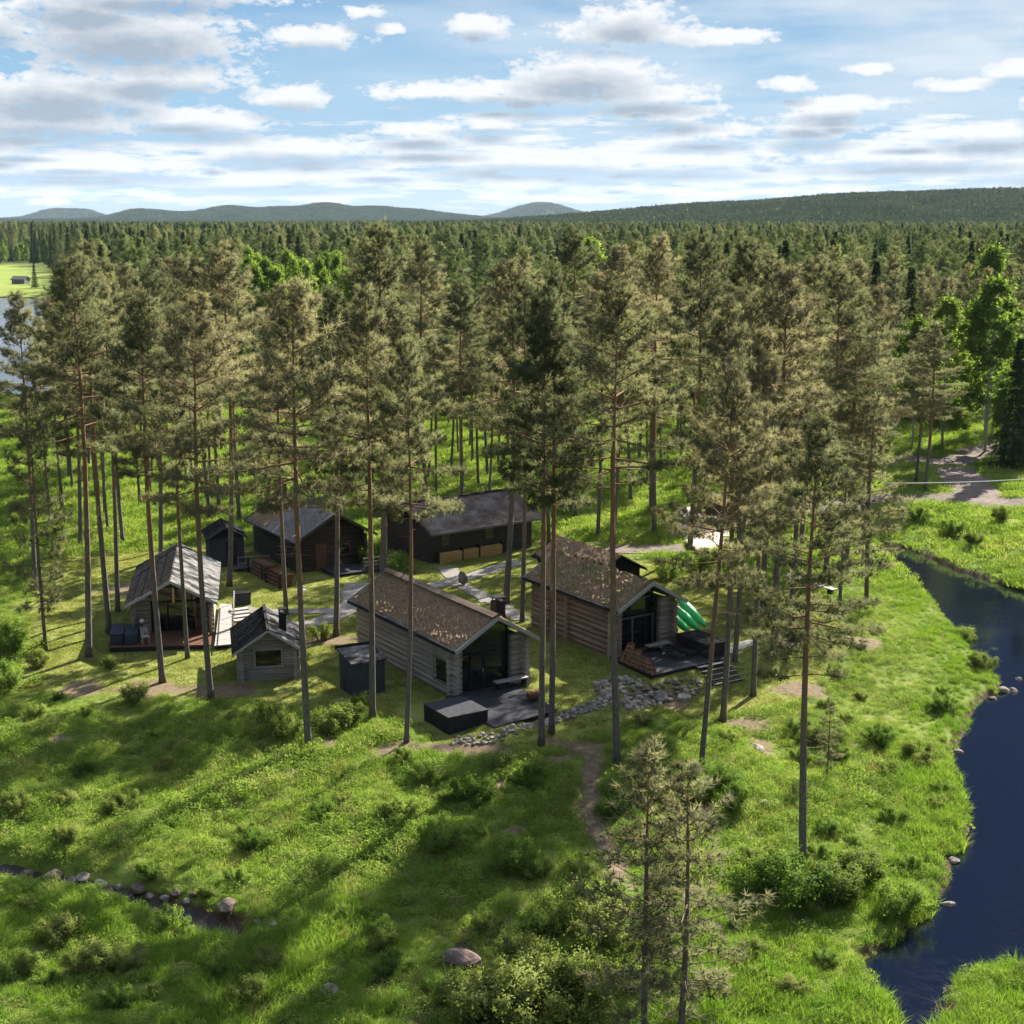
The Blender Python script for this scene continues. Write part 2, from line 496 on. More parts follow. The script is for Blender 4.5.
def bush_meshes(seed, H, Rc, n_leaf=6500, leaf=.058, mat='bush_leaf'):
    g = np.random.default_rng(seed)
    wood = MB(); cc = []
    for i in range(int(16)):
        az = g.uniform(0, 6.283); rr = Rc * math.sqrt(g.random()) * g.uniform(.6, 1.15)
        z = H * (g.uniform(.55, 1.0) * (1 - .45 * (rr / Rc) ** 2))
        c = np.array([math.cos(az) * rr, math.sin(az) * rr, z])
        wood.tube([(c[0] * .15, c[1] * .15, -.1), (c[0] * .6, c[1] * .6, z * .5), tuple(c)], [.022, .016, .006], 4, caps=False)
        for s in (.45, .7, .88, 1.):
            cc.append(np.array([c[0] * (.25 + .75 * s), c[1] * (.25 + .75 * s), z * s]))
    cc = np.array(cc)
    idx = g.integers(0, len(cc), n_leaf)
    d = g.normal(size=(n_leaf, 3))
    cen = cc[idx] + d * np.array([.14, .14, .17]) * Rc * .75 * g.uniform(.6, 1.3, len(cc))[idx][:, None]
    cen[:, 2] = np.maximum(cen[:, 2], .03)
    V, Fc = leaves(g, cen, d * .6 + np.array([0, 0, .6]), leaf)
    cn = d * .5 + unit(cen) * .8 + np.array([0, 0, .4])
    return wood.mesh('bush_stems', M['twig']), np_mesh('bush_leaves', V, Fc, M[mat], nrm=np.repeat(cn, 4, 0))

def make_tree(kind, meshes, crown='crown', trunk='trunk'):
    r = bpy.data.objects.new(kind, None)
    a = bpy.data.objects.new(trunk, meshes[0]); a.parent = r
    b = bpy.data.objects.new(crown, meshes[1]); b.parent = r
    return (r, a, b)

def plant(tpl, loc, rz, sc, label, cat, group, lean=(0., 0.)):
    r0, a0, b0 = tpl
    r = r0.copy(); C.objects.link(r)
    r.location = loc; r.rotation_euler = (lean[0], lean[1], rz)
    r.scale = sc if isinstance(sc, tuple) else (sc, sc, sc)
    for q in (a0, b0):
        c = q.copy(); C.objects.link(c); c.parent = r
    return tag(r, label, cat, group)

PINES = []     # (template, height)
for i, (H, cs, Rc, dn, sp) in enumerate([(22, .54, 2.7, 1.0, .2), (22, .58, 2.4, 1.05, .1), (22, .48, 2.2, 1.0, .5), (22, .60, 2.9, 1.05, .2),
                                         (22, .53, 2.2, 1.05, .3), (22, .44, 2.5, .95, .6), (22, .56, 2.6, 1.1, .0), (22, .50, 2.9, 1.0, .4)]):
    PINES.append(make_tree('pine_tree', pine_meshes(100 + i, H, cs, Rc * 1.5, dn, sp)))
SMALL_PINES = [make_tree('pine_tree', pine_meshes(130 + i, 12, cs, 2.3, .52, .9)) for i, cs in enumerate((.22, .30))]
SPRUCES = [make_tree('spruce_tree', spruce_meshes(150 + i, 18, rc)) for i, rc in enumerate((2.3, 1.9, 2.7))]
BIRCHES = [make_tree('birch_tree', birch_meshes(170 + i, 15, rc, cs)) for i, (rc, cs) in enumerate(((3.0, .2), (2.5, .12), (3.4, .25)))]
BUSHES = [make_tree('bush', bush_meshes(190 + i, 1.4, 1.1), 'foliage', 'stems') for i in range(4)]
WILLOWS = [make_tree('bush', bush_meshes(200 + i, 1.6, 1.2, 7000, .062, 'willow_leaf'), 'foliage', 'stems') for i in range(3)]

# ---- simple forms for the mass of the forest, one mesh each
def far_pine(seed, H=17, n=230, kind='needles_far', Rc=2.5, cs=.28):
    g = np.random.default_rng(seed)
    t = g.random(n) ** .8
    z = H * (cs + (1 - cs) * t)
    az = g.uniform(0, 6.283, n)
    rr = Rc * np.minimum(1, t * 2.4 + .4) * (1 - t) ** .75 * (.55 + .5 * np.sqrt(g.random(n))) + .1
    cen = np.stack([np.cos(az) * rr, np.sin(az) * rr, z], 1)
    ax = np.stack([np.cos(az), np.sin(az), np.full(n, .7)], 1)
    V, Fc = sprays(g, cen, ax, 5, .45, .95, .30, .8)
    tv = np.array([[-.16, 0, 0], [.16, 0, 0], [0, 0, H * .9], [0, -.16, 0], [0, .16, 0], [0, 0, H * .9]])
    V = np.concatenate([V, tv]); m = len(V)
    Fc = np.concatenate([Fc, [[m - 6, m - 5, m - 4], [m - 3, m - 2, m - 1]]])
    mi = np.zeros(len(Fc)); mi[-2:] = 1
    nr = V * np.array([1, 1, .0]) + np.array([0, 0, .9]) + g.normal(size=V.shape) * .35
    return np_mesh('forest_tree', V, Fc, [M[kind], M['bark']], mi, nrm=nr)

def far_spruce(seed, H=17, n=150, Rc=1.9):
    g = np.random.default_rng(seed)
    t = g.random(n) ** 1.3
    az = g.uniform(0, 6.283, n)
    rr = Rc * (1 - t) ** .9 * (.5 + .5 * g.random(n)) + .08
    cen = np.stack([np.cos(az) * rr, np.sin(az) * rr, H * (.05 + .95 * t) - rr * .3], 1)
    ax = np.stack([np.cos(az), np.sin(az), np.full(n, -.2)], 1)
    V, Fc = sprays(g, cen, ax, 5, .4, .9, .30, .5)
    return np_mesh('forest_tree', V, Fc, M['needles_dark'], nrm=V * np.array([1, 1, 0]) + np.array([0, 0, .7]) + g.normal(size=V.shape) * .3)

def far_birch(seed, H=12, n=260, Rc=2.0):
    g = np.random.default_rng(seed)
    t = g.random(n)
    az = g.uniform(0, 6.283, n)
    rr = Rc * np.sin(math.pi * (.12 + .83 * t)) ** .8 * np.sqrt(g.random(n)) * (.8 + .25 * np.sin(az * 3 + t * 9))
    d = np.stack([np.cos(az), np.sin(az), np.full(n, .5)], 1)
    cen = np.stack([np.cos(az) * rr, np.sin(az) * rr, H * (.10 + .9 * t)], 1)
    V, Fc = leaves(g, cen, d, .62)
    return np_mesh('forest_tree', V, Fc, M['birch_leaf'], nrm=V * np.array([1, 1, 0]) + np.array([0, 0, .9]) + g.normal(size=V.shape) * .35)

def grove(seed, side=36., n=40, mats='needles_hill'):
    """a square of distant forest"""
    g = np.random.default_rng(seed)
    VV = []; FF = []; MI = []; NN = []; o = 0
    for i in range(n):
        x, y = g.uniform(-side / 2, side / 2, 2)
        H = g.uniform(11, 17.5); kind = g.random()
        n0 = 34
        t = np.concatenate([g.random(n0) ** .9, [.97]])
        az = g.uniform(0, 6.283, n0 + 1)
        sp = kind < .34
        rr = (1.6 if sp else 2.1) * ((1 - t) ** .9 if sp else np.minimum(1, t * 2 + .4) * (1 - t) ** .6) * (.4 + .6 * g.random(n0 + 1)) + .1
        cen = np.stack([x + np.cos(az) * rr, y + np.sin(az) * rr, H * ((.1 if sp else .3) + (.9 if sp else .7) * t)], 1)
        ax = np.stack([np.cos(az), np.sin(az), np.full(n0 + 1, .2 if sp else .8)], 1)
        V, Fc = sprays(g, cen, ax, 4, .7, 1.7, .55, .6)
        VV.append(V); NN.append((V - [x, y, 0]) * np.array([1, 1, 0]) + np.array([0, 0, .8]) + g.normal(size=V.shape) * .3); FF.append(Fc + o); o += len(V)
        MI.append(np.full(len(Fc), 1 if sp else (2 if kind > .985 else 0)))
    return np_mesh('forest_grove', np.concatenate(VV), np.concatenate(FF), [M[mats], M['needles_dark'], M['birch_leaf']], np.concatenate(MI), nrm=np.concatenate(NN))

# ---- scatter: one object that repeats its source meshes over points (only for what nobody could count)
def scatter(name, P, idx, scl, rot, meshes, label=None, cat=None):
    col = bpy.data.collections.new(name + '_source')
    for i, me in enumerate(meshes):
        col.objects.link(bpy.data.objects.new('%s_source_%02d' % (name, i), me))
    me = bpy.data.meshes.new(name)
    P = np.asarray(P, np.float32)
    me.vertices.add(len(P)); me.vertices.foreach_set('co', P.ravel())
    for nm, ty, val in (('pick', 'INT', idx), ('size', 'FLOAT', scl), ('turn', 'FLOAT', rot)):
        a = me.attributes.new(nm, ty, 'POINT'); a.data.foreach_set('value', np.asarray(val, np.int32 if ty == 'INT' else np.float32))
    o = bpy.data.objects.new(name, me); C.objects.link(o)
    nt = bpy.data.node_groups.new(name, 'GeometryNodeTree')
    nt.interface.new_socket('Geometry', in_out='INPUT', socket_type='NodeSocketGeometry')
    nt.interface.new_socket('Geometry', in_out='OUTPUT', socket_type='NodeSocketGeometry')
    N = nt.nodes; L = nt.links
    gi = N.new('NodeGroupInput'); go = N.new('NodeGroupOutput')
    ci = N.new('GeometryNodeCollectionInfo'); ci.inputs['Collection'].default_value = col
    ci.inputs['Separate Children'].default_value = True; ci.inputs['Reset Children'].default_value = True
    iop = N.new('GeometryNodeInstanceOnPoints'); iop.inputs['Pick Instance'].default_value = True
    def attr(nm, ty):
        a = N.new('GeometryNodeInputNamedAttribute'); a.data_type = ty; a.inputs['Name'].default_value = nm
        return a.outputs['Attribute']
    cx = N.new('ShaderNodeCombineXYZ'); L.new(attr('turn', 'FLOAT'), cx.inputs['Z'])
    m2p = N.new('GeometryNodeMeshToPoints')
    L.new(gi.outputs[0], m2p.inputs['Mesh'])
    L.new(m2p.outputs[0], iop.inputs['Points']); L.new(ci.outputs[0], iop.inputs['Instance'])
    L.new(attr('pick', 'INT'), iop.inputs['Instance Index']); L.new(attr('size', 'FLOAT'), iop.inputs['Scale'])
    e2r = N.new('FunctionNodeEulerToRotation'); L.new(cx.outputs[0], e2r.inputs[0]); L.new(e2r.outputs[0], iop.inputs['Rotation'])
    L.new(iop.outputs[0], go.inputs[0])
    md = o.modifiers.new('scatter', 'NODES'); md.node_group = nt
    return tag(o, label, cat, None, 'stuff')
# ------------------------------------------------------------------ sky and sun
W = bpy.data.worlds.new('World'); SC.world = W; W.use_nodes = True
nt = W.node_tree; nt.nodes.clear()
N, L = nt.nodes, nt.links
sky = N.new('ShaderNodeTexSky'); sky.sky_type = 'NISHITA'; sky.sun_disc = False
sky.sun_elevation = SUN_EL; sky.sun_rotation = math.atan2(SUN_DIR.x, SUN_DIR.y)
sky.altitude = 100; sky.air_density = 1.; sky.dust_density = .6; sky.ozone_density = 2.
tc = N.new('ShaderNodeTexCoord'); sx = N.new('ShaderNodeSeparateXYZ'); L.new(tc.outputs['Generated'], sx.inputs[0])
AZ = mth(nt, 'MULTIPLY', mth(nt, 'ARCTAN2', sx.outputs[0], sx.outputs[1]), 1500.)     # bearing and height in 1/1500 rad
EL = mth(nt, 'MULTIPLY', mth(nt, 'ARCSINE', sx.outputs[2]), 1500.)

CLOUDS = [  # bearing, height, half width, half height
    (-362, 172, 118, 27), (-400, 196, 70, 16), (-485, 176, 46, 16), (-330, 208, 110, 12), (-190, 170, 44, 11), (-32, 181, 30, 11), (-212, 115, 42, 11),
    (112, 185, 42, 20), (110, 176, 70, 12), (190, 168, 60, 9), (70, 138, 70, 20), (30, 118, 46, 12), (120, 118, 80, 10), (150, 100, 60, 8), (10, 122, 90, 9),
    (-70, 121, 70, 9), (-430, 118, 110, 22), (-340, 132, 90, 14), (-450, 92, 120, 16), (-300, 92, 70, 10), (-210, 68, 90, 10), (-90, 84, 44, 7), (-80, 72, 60, 6),
    (288, 83, 46, 8), (310, 103, 34, 6), (478, 134, 34, 9), (505, 108, 30, 17), (455, 80, 60, 10), (10, 58, 110, 9), (150, 55, 100, 7), (265, 125, 26, 7),
    (335, 136, 24, 5), (-140, 192, 20, 6), (-120, 176, 14, 5), (690, 120, 90, 30), (-720, 130, 120, 30), (380, 60, 120, 8), (520, 48, 90, 8), (-420, 50, 130, 8), (-230, 40, 120, 6)]

_r = random.Random(21)
for _ in range(46):
    w_ = 14 + 120 * _r.random() ** 1.5; q_ = .35 + w_ / 130.
    CLOUDS.append((_r.uniform(-540, 540), w_, q_ * _r.uniform(18, 52), q_ * _r.uniform(3.5, 7.5)))
g = bpy.data.node_groups.new('cloud_field', 'ShaderNodeTree')
g.interface.new_socket('u', in_out='INPUT', socket_type='NodeSocketFloat')
g.interface.new_socket('w', in_out='INPUT', socket_type='NodeSocketFloat')
g.interface.new_socket('D', in_out='OUTPUT', socket_type='NodeSocketFloat'); g.interface.new_socket('S', in_out='OUTPUT', socket_type='NodeSocketFloat')
gi = g.nodes.new('NodeGroupInput'); go = g.nodes.new('NodeGroupOutput')
cb = g.nodes.new('ShaderNodeCombineXYZ'); g.links.new(gi.outputs[0], cb.inputs[0]); g.links.new(gi.outputs[1], cb.inputs[1])
best = None
for (u, w, a, b) in CLOUDS:
    s = g.nodes.new('ShaderNodeVectorMath'); s.operation = 'SUBTRACT'; g.links.new(cb.outputs[0], s.inputs[0]); s.inputs[1].default_value = (u, w - b * .25, 0)
    d = g.nodes.new('ShaderNodeVectorMath'); d.operation = 'DIVIDE'; g.links.new(s.outputs[0], d.inputs[0]); d.inputs[1].default_value = (a, b, 1)
    l = g.nodes.new('ShaderNodeVectorMath'); l.operation = 'LENGTH'; g.links.new(d.outputs[0], l.inputs[0])
    best = l.outputs['Value'] if best is None else mth(g, 'MINIMUM', best, l.outputs['Value'])
def gnoise(su, sw, detail, rough, off=0.):
    m = g.nodes.new('ShaderNodeMapping'); m.inputs['Scale'].default_value = (1 / su, 1 / sw, 1); m.inputs['Location'].default_value = (off, off * .7, off)
    g.links.new(cb.outputs[0], m.inputs['Vector'])
    return noise(g, 1., detail, rough, m.outputs[0])
n1 = gnoise(30., 13.5, 9, .62)
n2 = gnoise(70., 8., 7, .62, 3.7)
B = mth(g, 'MULTIPLY', mth(g, 'SUBTRACT', 1.18, best), 1.1)
B = mth(g, 'MAXIMUM', B, -.75)
# low banks near the horizon
bm = mth(g, 'MULTIPLY', ramp(g, mth(g, 'DIVIDE', gi.outputs[1], 160.), [(0., .0), (.10, 1.), (.42, 1.), (.78, .0)]), 1.25)
band = mth(g, 'ADD', mth(g, 'MULTIPLY', mth(g, 'SUBTRACT', n2, .46), 4.2), mth(g, 'SUBTRACT', bm, 1.12))
n3 = gnoise(11., 6., 6, .6, 9.1)
D = mth(g, 'ADD', mth(g, 'ADD', B, mth(g, 'MULTIPLY', mth(g, 'SUBTRACT', n1, .5), 2.6)), mth(g, 'MULTIPLY', mth(g, 'SUBTRACT', n3, .5), 1.6))
D = mth(g, 'MAXIMUM', D, band)
g.links.new(D, go.inputs[0]); g.links.new(mth(g, 'ADD', B, mth(g, 'MULTIPLY', mth(g, 'SUBTRACT', n1, .5), 1.1)), go.inputs[1])
def field(du, dw):
    n = N.new('ShaderNodeGroup'); n.node_tree = g
    L.new(mth(nt, 'ADD', AZ, du), n.inputs[0]); L.new(mth(nt, 'ADD', EL, dw), n.inputs[1])
    return n.outputs
D0 = field(0., 0.)[0]; D1 = field(3., 15.)[1]
alpha = ramp(nt, D0, [(.0, 0.), (.25, .55), (.60, .97)])
shade = ramp(nt, mth(nt, 'ADD', mth(nt, 'MULTIPLY', D1, .75), mth(nt, 'MULTIPLY', D0, .10)), [(.06, (.95, .955, .96)), (.34, (.72, .76, .80)), (.80, (.40, .47, .56))])
clear = ramp(nt, mth(nt, 'DIVIDE', EL, 1200.), [(0., (.54, .66, .77)), (.035, (.42, .60, .77)), (.09, (.31, .56, .78)), (.16, (.215, .45, .72)), (.23, (.021, .047, .110)), (1., (.03, .09, .28))])
nk = N.new('ShaderNodeMix'); nk.data_type = 'RGBA'; nk.inputs[0].default_value = .0
# thin veil of high cloud on the right
mp = N.new('ShaderNodeMapping'); mp.inputs['Scale'].default_value = (1 / 260., 1 / 46., 1); mp.inputs['Rotation'].default_value = (0, 0, R(4))
cv = N.new('ShaderNodeCombineXYZ'); L.new(AZ, cv.inputs[0]); L.new(EL, cv.inputs[1]); L.new(cv.outputs[0], mp.inputs[0])
vn = noise(nt, 1., 5, .55, mp.outputs[0])
vm = ramp(nt, mth(nt, 'DIVIDE', mth(nt, 'ADD', AZ, 500.), 1000.), [(.2, .12), (.60, .95), (1., 1.)])
ve = ramp(nt, mth(nt, 'DIVIDE', EL, 320.), [(0., .15), (.40, .9), (.66, 1.), (1., 0.)])
veil = mth(nt, 'MULTIPLY', mth(nt, 'MULTIPLY', ramp(nt, vn, [(.30, 0.), (.64, .88)]), vm), ve)
c = mix(nt, veil, clear, (.80, .86, .91))
c = mix(nt, alpha, c, shade)
bg1 = N.new('ShaderNodeBackground'); L.new(c, bg1.inputs[0]); bg1.inputs[1].default_value = .275
# the part of the sky outside the picture: the physical sky
bg2 = N.new('ShaderNodeBackground'); hs = N.new('ShaderNodeHueSaturation'); hs.inputs['Saturation'].default_value = .55; L.new(sky.outputs[0], hs.inputs['Color']); L.new(hs.outputs[0], bg2.inputs[0]); bg2.inputs[1].default_value = .14
k = ramp(nt, mth(nt, 'DIVIDE', EL, 1500.), [(.50, 0.), (.80, 1.)])
ms = N.new('ShaderNodeMixShader'); L.new(k, ms.inputs[0]); L.new(bg1.outputs[0], ms.inputs[1]); L.new(bg2.outputs[0], ms.inputs[2])
wo = N.new('ShaderNodeOutputWorld'); L.new(ms.outputs[0], wo.inputs[0])

sl = bpy.data.lights.new('sun', 'SUN'); sl.energy = 5.0; sl.angle = R(.5); sl.color = (1., .945, .85)
so = bpy.data.objects.new('sun', sl); C.objects.link(so)
so.rotation_euler = SUN_VEC.to_track_quat('Z', 'Y').to_euler(); so.location = (30, 60, 60)

SC.view_settings.view_transform = 'Standard'; SC.view_settings.look = 'None'
SC.view_settings.exposure = 1.9; SC.view_settings.gamma = 1.0
SC.cycles.max_bounces = 5; SC.cycles.diffuse_bounces = 3; SC.cycles.glossy_bounces = 2; SC.cycles.transmission_bounces = 3
SC.cycles.transparent_max_bounces = 4; SC.cycles.volume_bounces = 0
SC.cycles.use_denoising = True
SC.cycles.sample_clamp_indirect = 4.

# ------------------------------------------------------------------ ground
def spaced(a, b, step, lo, hi, gr):
    v = list(np.arange(a, b + 1e-6, step))
    s = step
    while v[-1] < hi: s *= gr; v.append(v[-1] + s)
    s = step; w = []
    q = a
    while q > lo: s *= gr; q -= s; w.append(q)
    return np.array(w[::-1] + v)
gx = spaced(-46, 62, .5, -9000, 9000, 1.075)
gy = spaced(42, 150, .5, -60, 16000, 1.055)
GX, GY = np.meshgrid(gx, gy)
GZ = zt(GX.ravel(), GY.ravel())
V = np.stack([GX.ravel(), GY.ravel(), GZ], 1)
nx, ny = len(gx), len(gy)
ii = (np.arange(ny - 1)[:, None] * nx + np.arange(nx - 1)[None]).ravel()
Fq = np.stack([ii, ii + 1, ii + nx + 1, ii + nx], 1)

FOOTPATH = [(552, 742), (580, 748), (596, 762), (590, 782), (587, 805), (598, 835), (616, 866), (624, 892)]
DIRT = [((150, 690), 46, 13), ((80, 688), 30, 12), ((225, 690), 40, 9), ((330, 745), 14, 10), ((395, 748), 26, 10), ((470, 748), 60, 9), ((585, 750), 30, 9), ((660, 700), 40, 8),
        ((745, 725), 30, 9), ((760, 748), 16, 7), ((700, 810), 20, 9), ((580, 1010), 0, 0), ((690, 1000), 26, 14), ((500, 785), 14, 7), ((425, 770), 20, 7), ((140, 590), 60, 10), ((225, 547), 30, 6),
        ((470, 500), 40, 9), ((60, 740), 20, 6), ((290, 772), 12, 5), ((520, 830), 12, 5), ((560, 760), 16, 8), ((310, 640), 60, 8), ((800, 690), 30, 10), ((790, 640), 30, 12), ((860, 640), 26, 8)]
LAWN = poly_world([(20, 690), (40, 560), (200, 545), (400, 560), (560, 535), (640, 560), (760, 580), (860, 620), (800, 690), (640, 715), (560, 745), (440, 748), (390, 712), (300, 708), (150, 694)], 0)
PARK = poly_world([(676, 508), (728, 510), (726, 546), (700, 555), (686, 552), (684, 535)], 0)
FIELD = poly_world([(-600, 266), (38, 264), (58, 271), (64, 290), (40, 298), (-600, 298)], 0)
def wpath(p): return np.array([at(*q)[:2] for q in p])
W_FOOT = wpath(FOOTPATH)
ROADS = [([(1120, 508), (1030, 505), (975, 502), (930, 499), (890, 500), (850, 504), (800, 510), (750, 516), (722, 524)], 4.4), ([(985, 502), (972, 488), (962, 476), (953, 466)], 4.5),
         ([(880, 462), (908, 459), (945, 463), (965, 458), (985, 450), (1016, 441), (1060, 436)], 4.2), ([(600, 548), (640, 550), (690, 549)], 3.2)]
GPATHS = [([(446, 566), (450, 573), (458, 580)], 1.5), ([(418, 588), (437, 586), (456, 580), (475, 575), (498, 568), (524, 561)], 1.5), ([(456, 583), (474, 592), (490, 600), (506, 609), (524, 622)], 1.2),
          ([(472, 603), (490, 600)], .8), ([(236, 608), (262, 613), (290, 612), (318, 611), (343, 611)], 1.3), ([(292, 627), (310, 626), (330, 619), (345, 612), (356, 604), (352, 592), (358, 582)], 1.7), ([(716, 655), (735, 648), (760, 640)], 1.)]
W_ROADS = [(wpath(p), w) for p, w in ROADS]
W_GP = [(wpath(p), w) for p, w in GPATHS]

DW = []
def dirt_mask(x, y):
    m = np.zeros(x.shape)
    nz = .5 + .5 * np.sin(x * 2.1 + 2 * np.sin(y * 1.3)) * np.cos(y * 1.7 + np.sin(x * .9))
    q = (y > 40) & (y < 170)
    d = seg_dist(x[q], y[q], W_FOOT, False)
    m[q] = 1 - sm(.25, .75, d + .25 * (nz[q] - .5))
    if not DW:
        for (c, a, b) in DIRT:
            if a == 0: continue
            cx, cy, _ = at(*c); DW.append((cx, cy, at(c[0] + a, c[1])[0] - cx, cy - at(c[0], c[1] + b)[1]))
    for cx, cy, ex, ey in DW:
        m = np.maximum(m, (1 - sm(.45, 1.1, np.hypot((x - cx) / ex, (y - cy) / ey) + .5 * (nz - .5))) * .9)
    return m

gm = np_mesh('ground', V, Fq, [], smooth=True)
dm = dirt_mask(V[:, 0], V[:, 1])
lm = np.where(inside(V[:, 0], V[:, 1], LAWN), 1., 0.)
fm = np.where((V[:, 1] > 400) & (V[:, 1] < 900), inside(V[:, 0], V[:, 1], FIELD), 0.)
for nm, val in (('dirt', dm), ('lawn', lm), ('field', fm)):
    a = gm.attributes.new(nm, 'FLOAT', 'POINT'); a.data.foreach_set('value', val.astype(np.float32))
m, nt, N, L = newmat('ground')
def att(n):
    a = N.new('ShaderNodeAttribute'); a.attribute_name = n
    return a.outputs['Fac']
ps = position(nt)
f1 = noise(nt, .35, 6, .65, ps); f2 = noise(nt, 2.6, 6, .7, ps); f3 = noise(nt, .045, 4, .6, ps)
gr = ramp(nt, f1, [(.3, (.070, .105, .016)), (.5, (.125, .165, .028)), (.7, (.195, .195, .056))])
gr = mix(nt, ramp(nt, f2, [(.35, 0.), (.7, .6)]), gr, (.060, .095, .018))
lw = ramp(nt, f1, [(.3, (.130, .155, .034)), (.55, (.185, .205, .048)), (.75, (.235, .195, .090))])
gr = mix(nt, att('lawn'), gr, lw)
so_ = ramp(nt, f2, [(.3, (.095, .070, .042)), (.7, (.205, .155, .098))])
dd = ramp(nt, mth(nt, 'ADD', att('dirt'), mth(nt, 'MULTIPLY', mth(nt, 'SUBTRACT', f2, .5), .5)), [(.3, 0.), (.62, 1.)])
gr = mix(nt, dd, gr, so_)
sz = N.new('ShaderNodeSeparateXYZ'); L.new(ps, sz.inputs[0])
far = ramp(nt, mth(nt, 'DIVIDE', sz.outputs[1], 1000.), [(.20, 0.), (.30, 1.)])
fw = ramp(nt, f3, [(.3, (.030, .040, .016)), (.7, (.055, .062, .026))])
gr = mix(nt, far, gr, fw)
gr = mix(nt, att('field'), gr, ramp(nt, f3, [(.3, (.13, .19, .03)), (.7, (.22, .24, .06))]))
mud = ramp(nt, mth(nt, 'ADD', sz.outputs[2], mth(nt, 'MULTIPLY', f2, .25)), [(.0, 1.), (.0, 1.)])
mr = N.new('ShaderNodeMapRange'); mr.inputs[1].default_value = -1.20; mr.inputs[2].default_value = -1.36; L.new(mth(nt, 'ADD', sz.outputs[2], mth(nt, 'MULTIPLY', mth(nt, 'SUBTRACT', f2, .5), .3)), mr.inputs[0])
gr = mix(nt, mr.outputs[0], gr, (.055, .036, .022))
finish(m, nt, gr, .95, bump(nt, f2, .7, .12), spec=.05)
gm.materials.append(m)
ground = link('ground', gm); tag(ground, 'uneven grassy ground running from the river to the far hills', 'ground', None, 'structure')

# ------------------------------------------------------------------ water
def water(name, P, cell, label):
    lo = P.min(0) - cell; hi = P.max(0) + cell
    xs = np.arange(lo[0], hi[0], cell); ys = np.arange(lo[1], hi[1], cell)
    X, Y = np.meshgrid(xs, ys)
    k = sdist(X.ravel() + cell / 2, Y.ravel() + cell / 2, P) < 1.0 + cell
    mb = MB()
    V = []; Fc = []
    idx = {}
    nxx = len(xs)
    sel = np.nonzero(k)[0]
    def vid(i, j):
        if (i, j) not in idx:
            idx[(i, j)] = len(V); V.append((lo[0] + i * cell, lo[1] + j * cell, WATER))
        return idx[(i, j)]
    for s in sel:
        j, i = divmod(int(s), nxx)
        Fc.append((vid(i, j), vid(i + 1, j), vid(i + 1, j + 1), vid(i, j + 1)))
    me = np_mesh(name, V, Fc, M['water'], smooth=True)
    return tag(link(name, me), label, 'water', None, 'structure')
m, nt, N, L = newmat('river_water')
wv = noise(nt, 2.6, 5, .6, position(nt, (1., .6, 1.)), .4)
wv2 = noise(nt, .12, 3, .5, position(nt))
st = ramp(nt, wv2, [(.35, .15), (.65, 1.)])
hgt = mth(nt, 'MULTIPLY', wv, st)
finish(m, nt, (.003, .005, .011), .05, bump(nt, hgt, .42, .06), spec=.5)
M['water'] = m
water('river', RIVER, .9, 'dark blue calm river curving round the grassy bank')
water('lake', LAKE, 7., 'pale open lake water behind the pines on the left')
bp = np.array([(x, y) for x, y in BROOK])
def ribbon(name, P, width, mat, dz, label=None, cat=None, jag=0., step=.6, zabs=None, kind='structure', rows=3):
    P = np.asarray(P, float)
    seg = np.hypot(*np.diff(P, axis=0).T); s = np.concatenate([[0], np.cumsum(seg)])
    n = max(4, int(s[-1] / step))
    t = np.linspace(0, s[-1], n)
    # smooth the centre line
    X = np.interp(t, s, P[:, 0]); Y = np.interp(t, s, P[:, 1])
    kk = max(1, int(1.6 / step)); ker = np.ones(2 * kk + 1) / (2 * kk + 1)
    X = np.convolve(np.pad(X, kk, 'edge'), ker, 'valid'); Y = np.convolve(np.pad(Y, kk, 'edge'), ker, 'valid')
    T = np.stack([np.gradient(X), np.gradient(Y)], 1); T /= np.linalg.norm(T, axis=1, keepdims=True) + 1e-9
    Nn = np.stack([-T[:, 1], T[:, 0]], 1)
    hw = width / 2 * (1 + jag * (np.random.default_rng(len(P)).random(n) - .5))
    VV = []
    for r in np.linspace(-1, 1, rows):
        x = X + Nn[:, 0] * hw * r; y = Y + Nn[:, 1] * hw * r
        z = zt(x, y) + dz if zabs is None else np.full(n, zabs)
        VV.append(np.stack([x, y, z], 1))
    VV = np.stack(VV, 1).reshape(-1, 3)
    Fc = [(i * rows + j, (i + 1) * rows + j, (i + 1) * rows + j + 1, i * rows + j + 1) for i in range(n - 1) for j in range(rows - 1)]
    return tag(link(name, np_mesh(name, VV, [f[::-1] for f in Fc], mat, smooth=True)), label, cat, None, kind)
M['peat'] = simple('wet_peat', (.008, .006, .005), (.022, .016, .012), 3., (1, 1, 1), .55, .4, .03, .25)
ribbon('brook', BROOK, 1.1, M['peat'], .06, 'narrow dark brook in the grass with boulders along it', 'brook')
for (p, w) in W_ROADS:
    ribbon('gravel_road', p, w, M['gravel_red'], .05, 'reddish grey gravel road between grass verges', 'road', .12, .8, rows=7)
for (p, w) in W_GP:
    ribbon('garden_path', p, w, M['gravel'], .05, 'pale stone garden path across the lawn', 'path', .2, .35, rows=5)
ribbon('footpath', W_FOOT, .75, M['dirt'], .035, 'trodden bare earth footpath through the grass', 'path', .6, .3, rows=5)
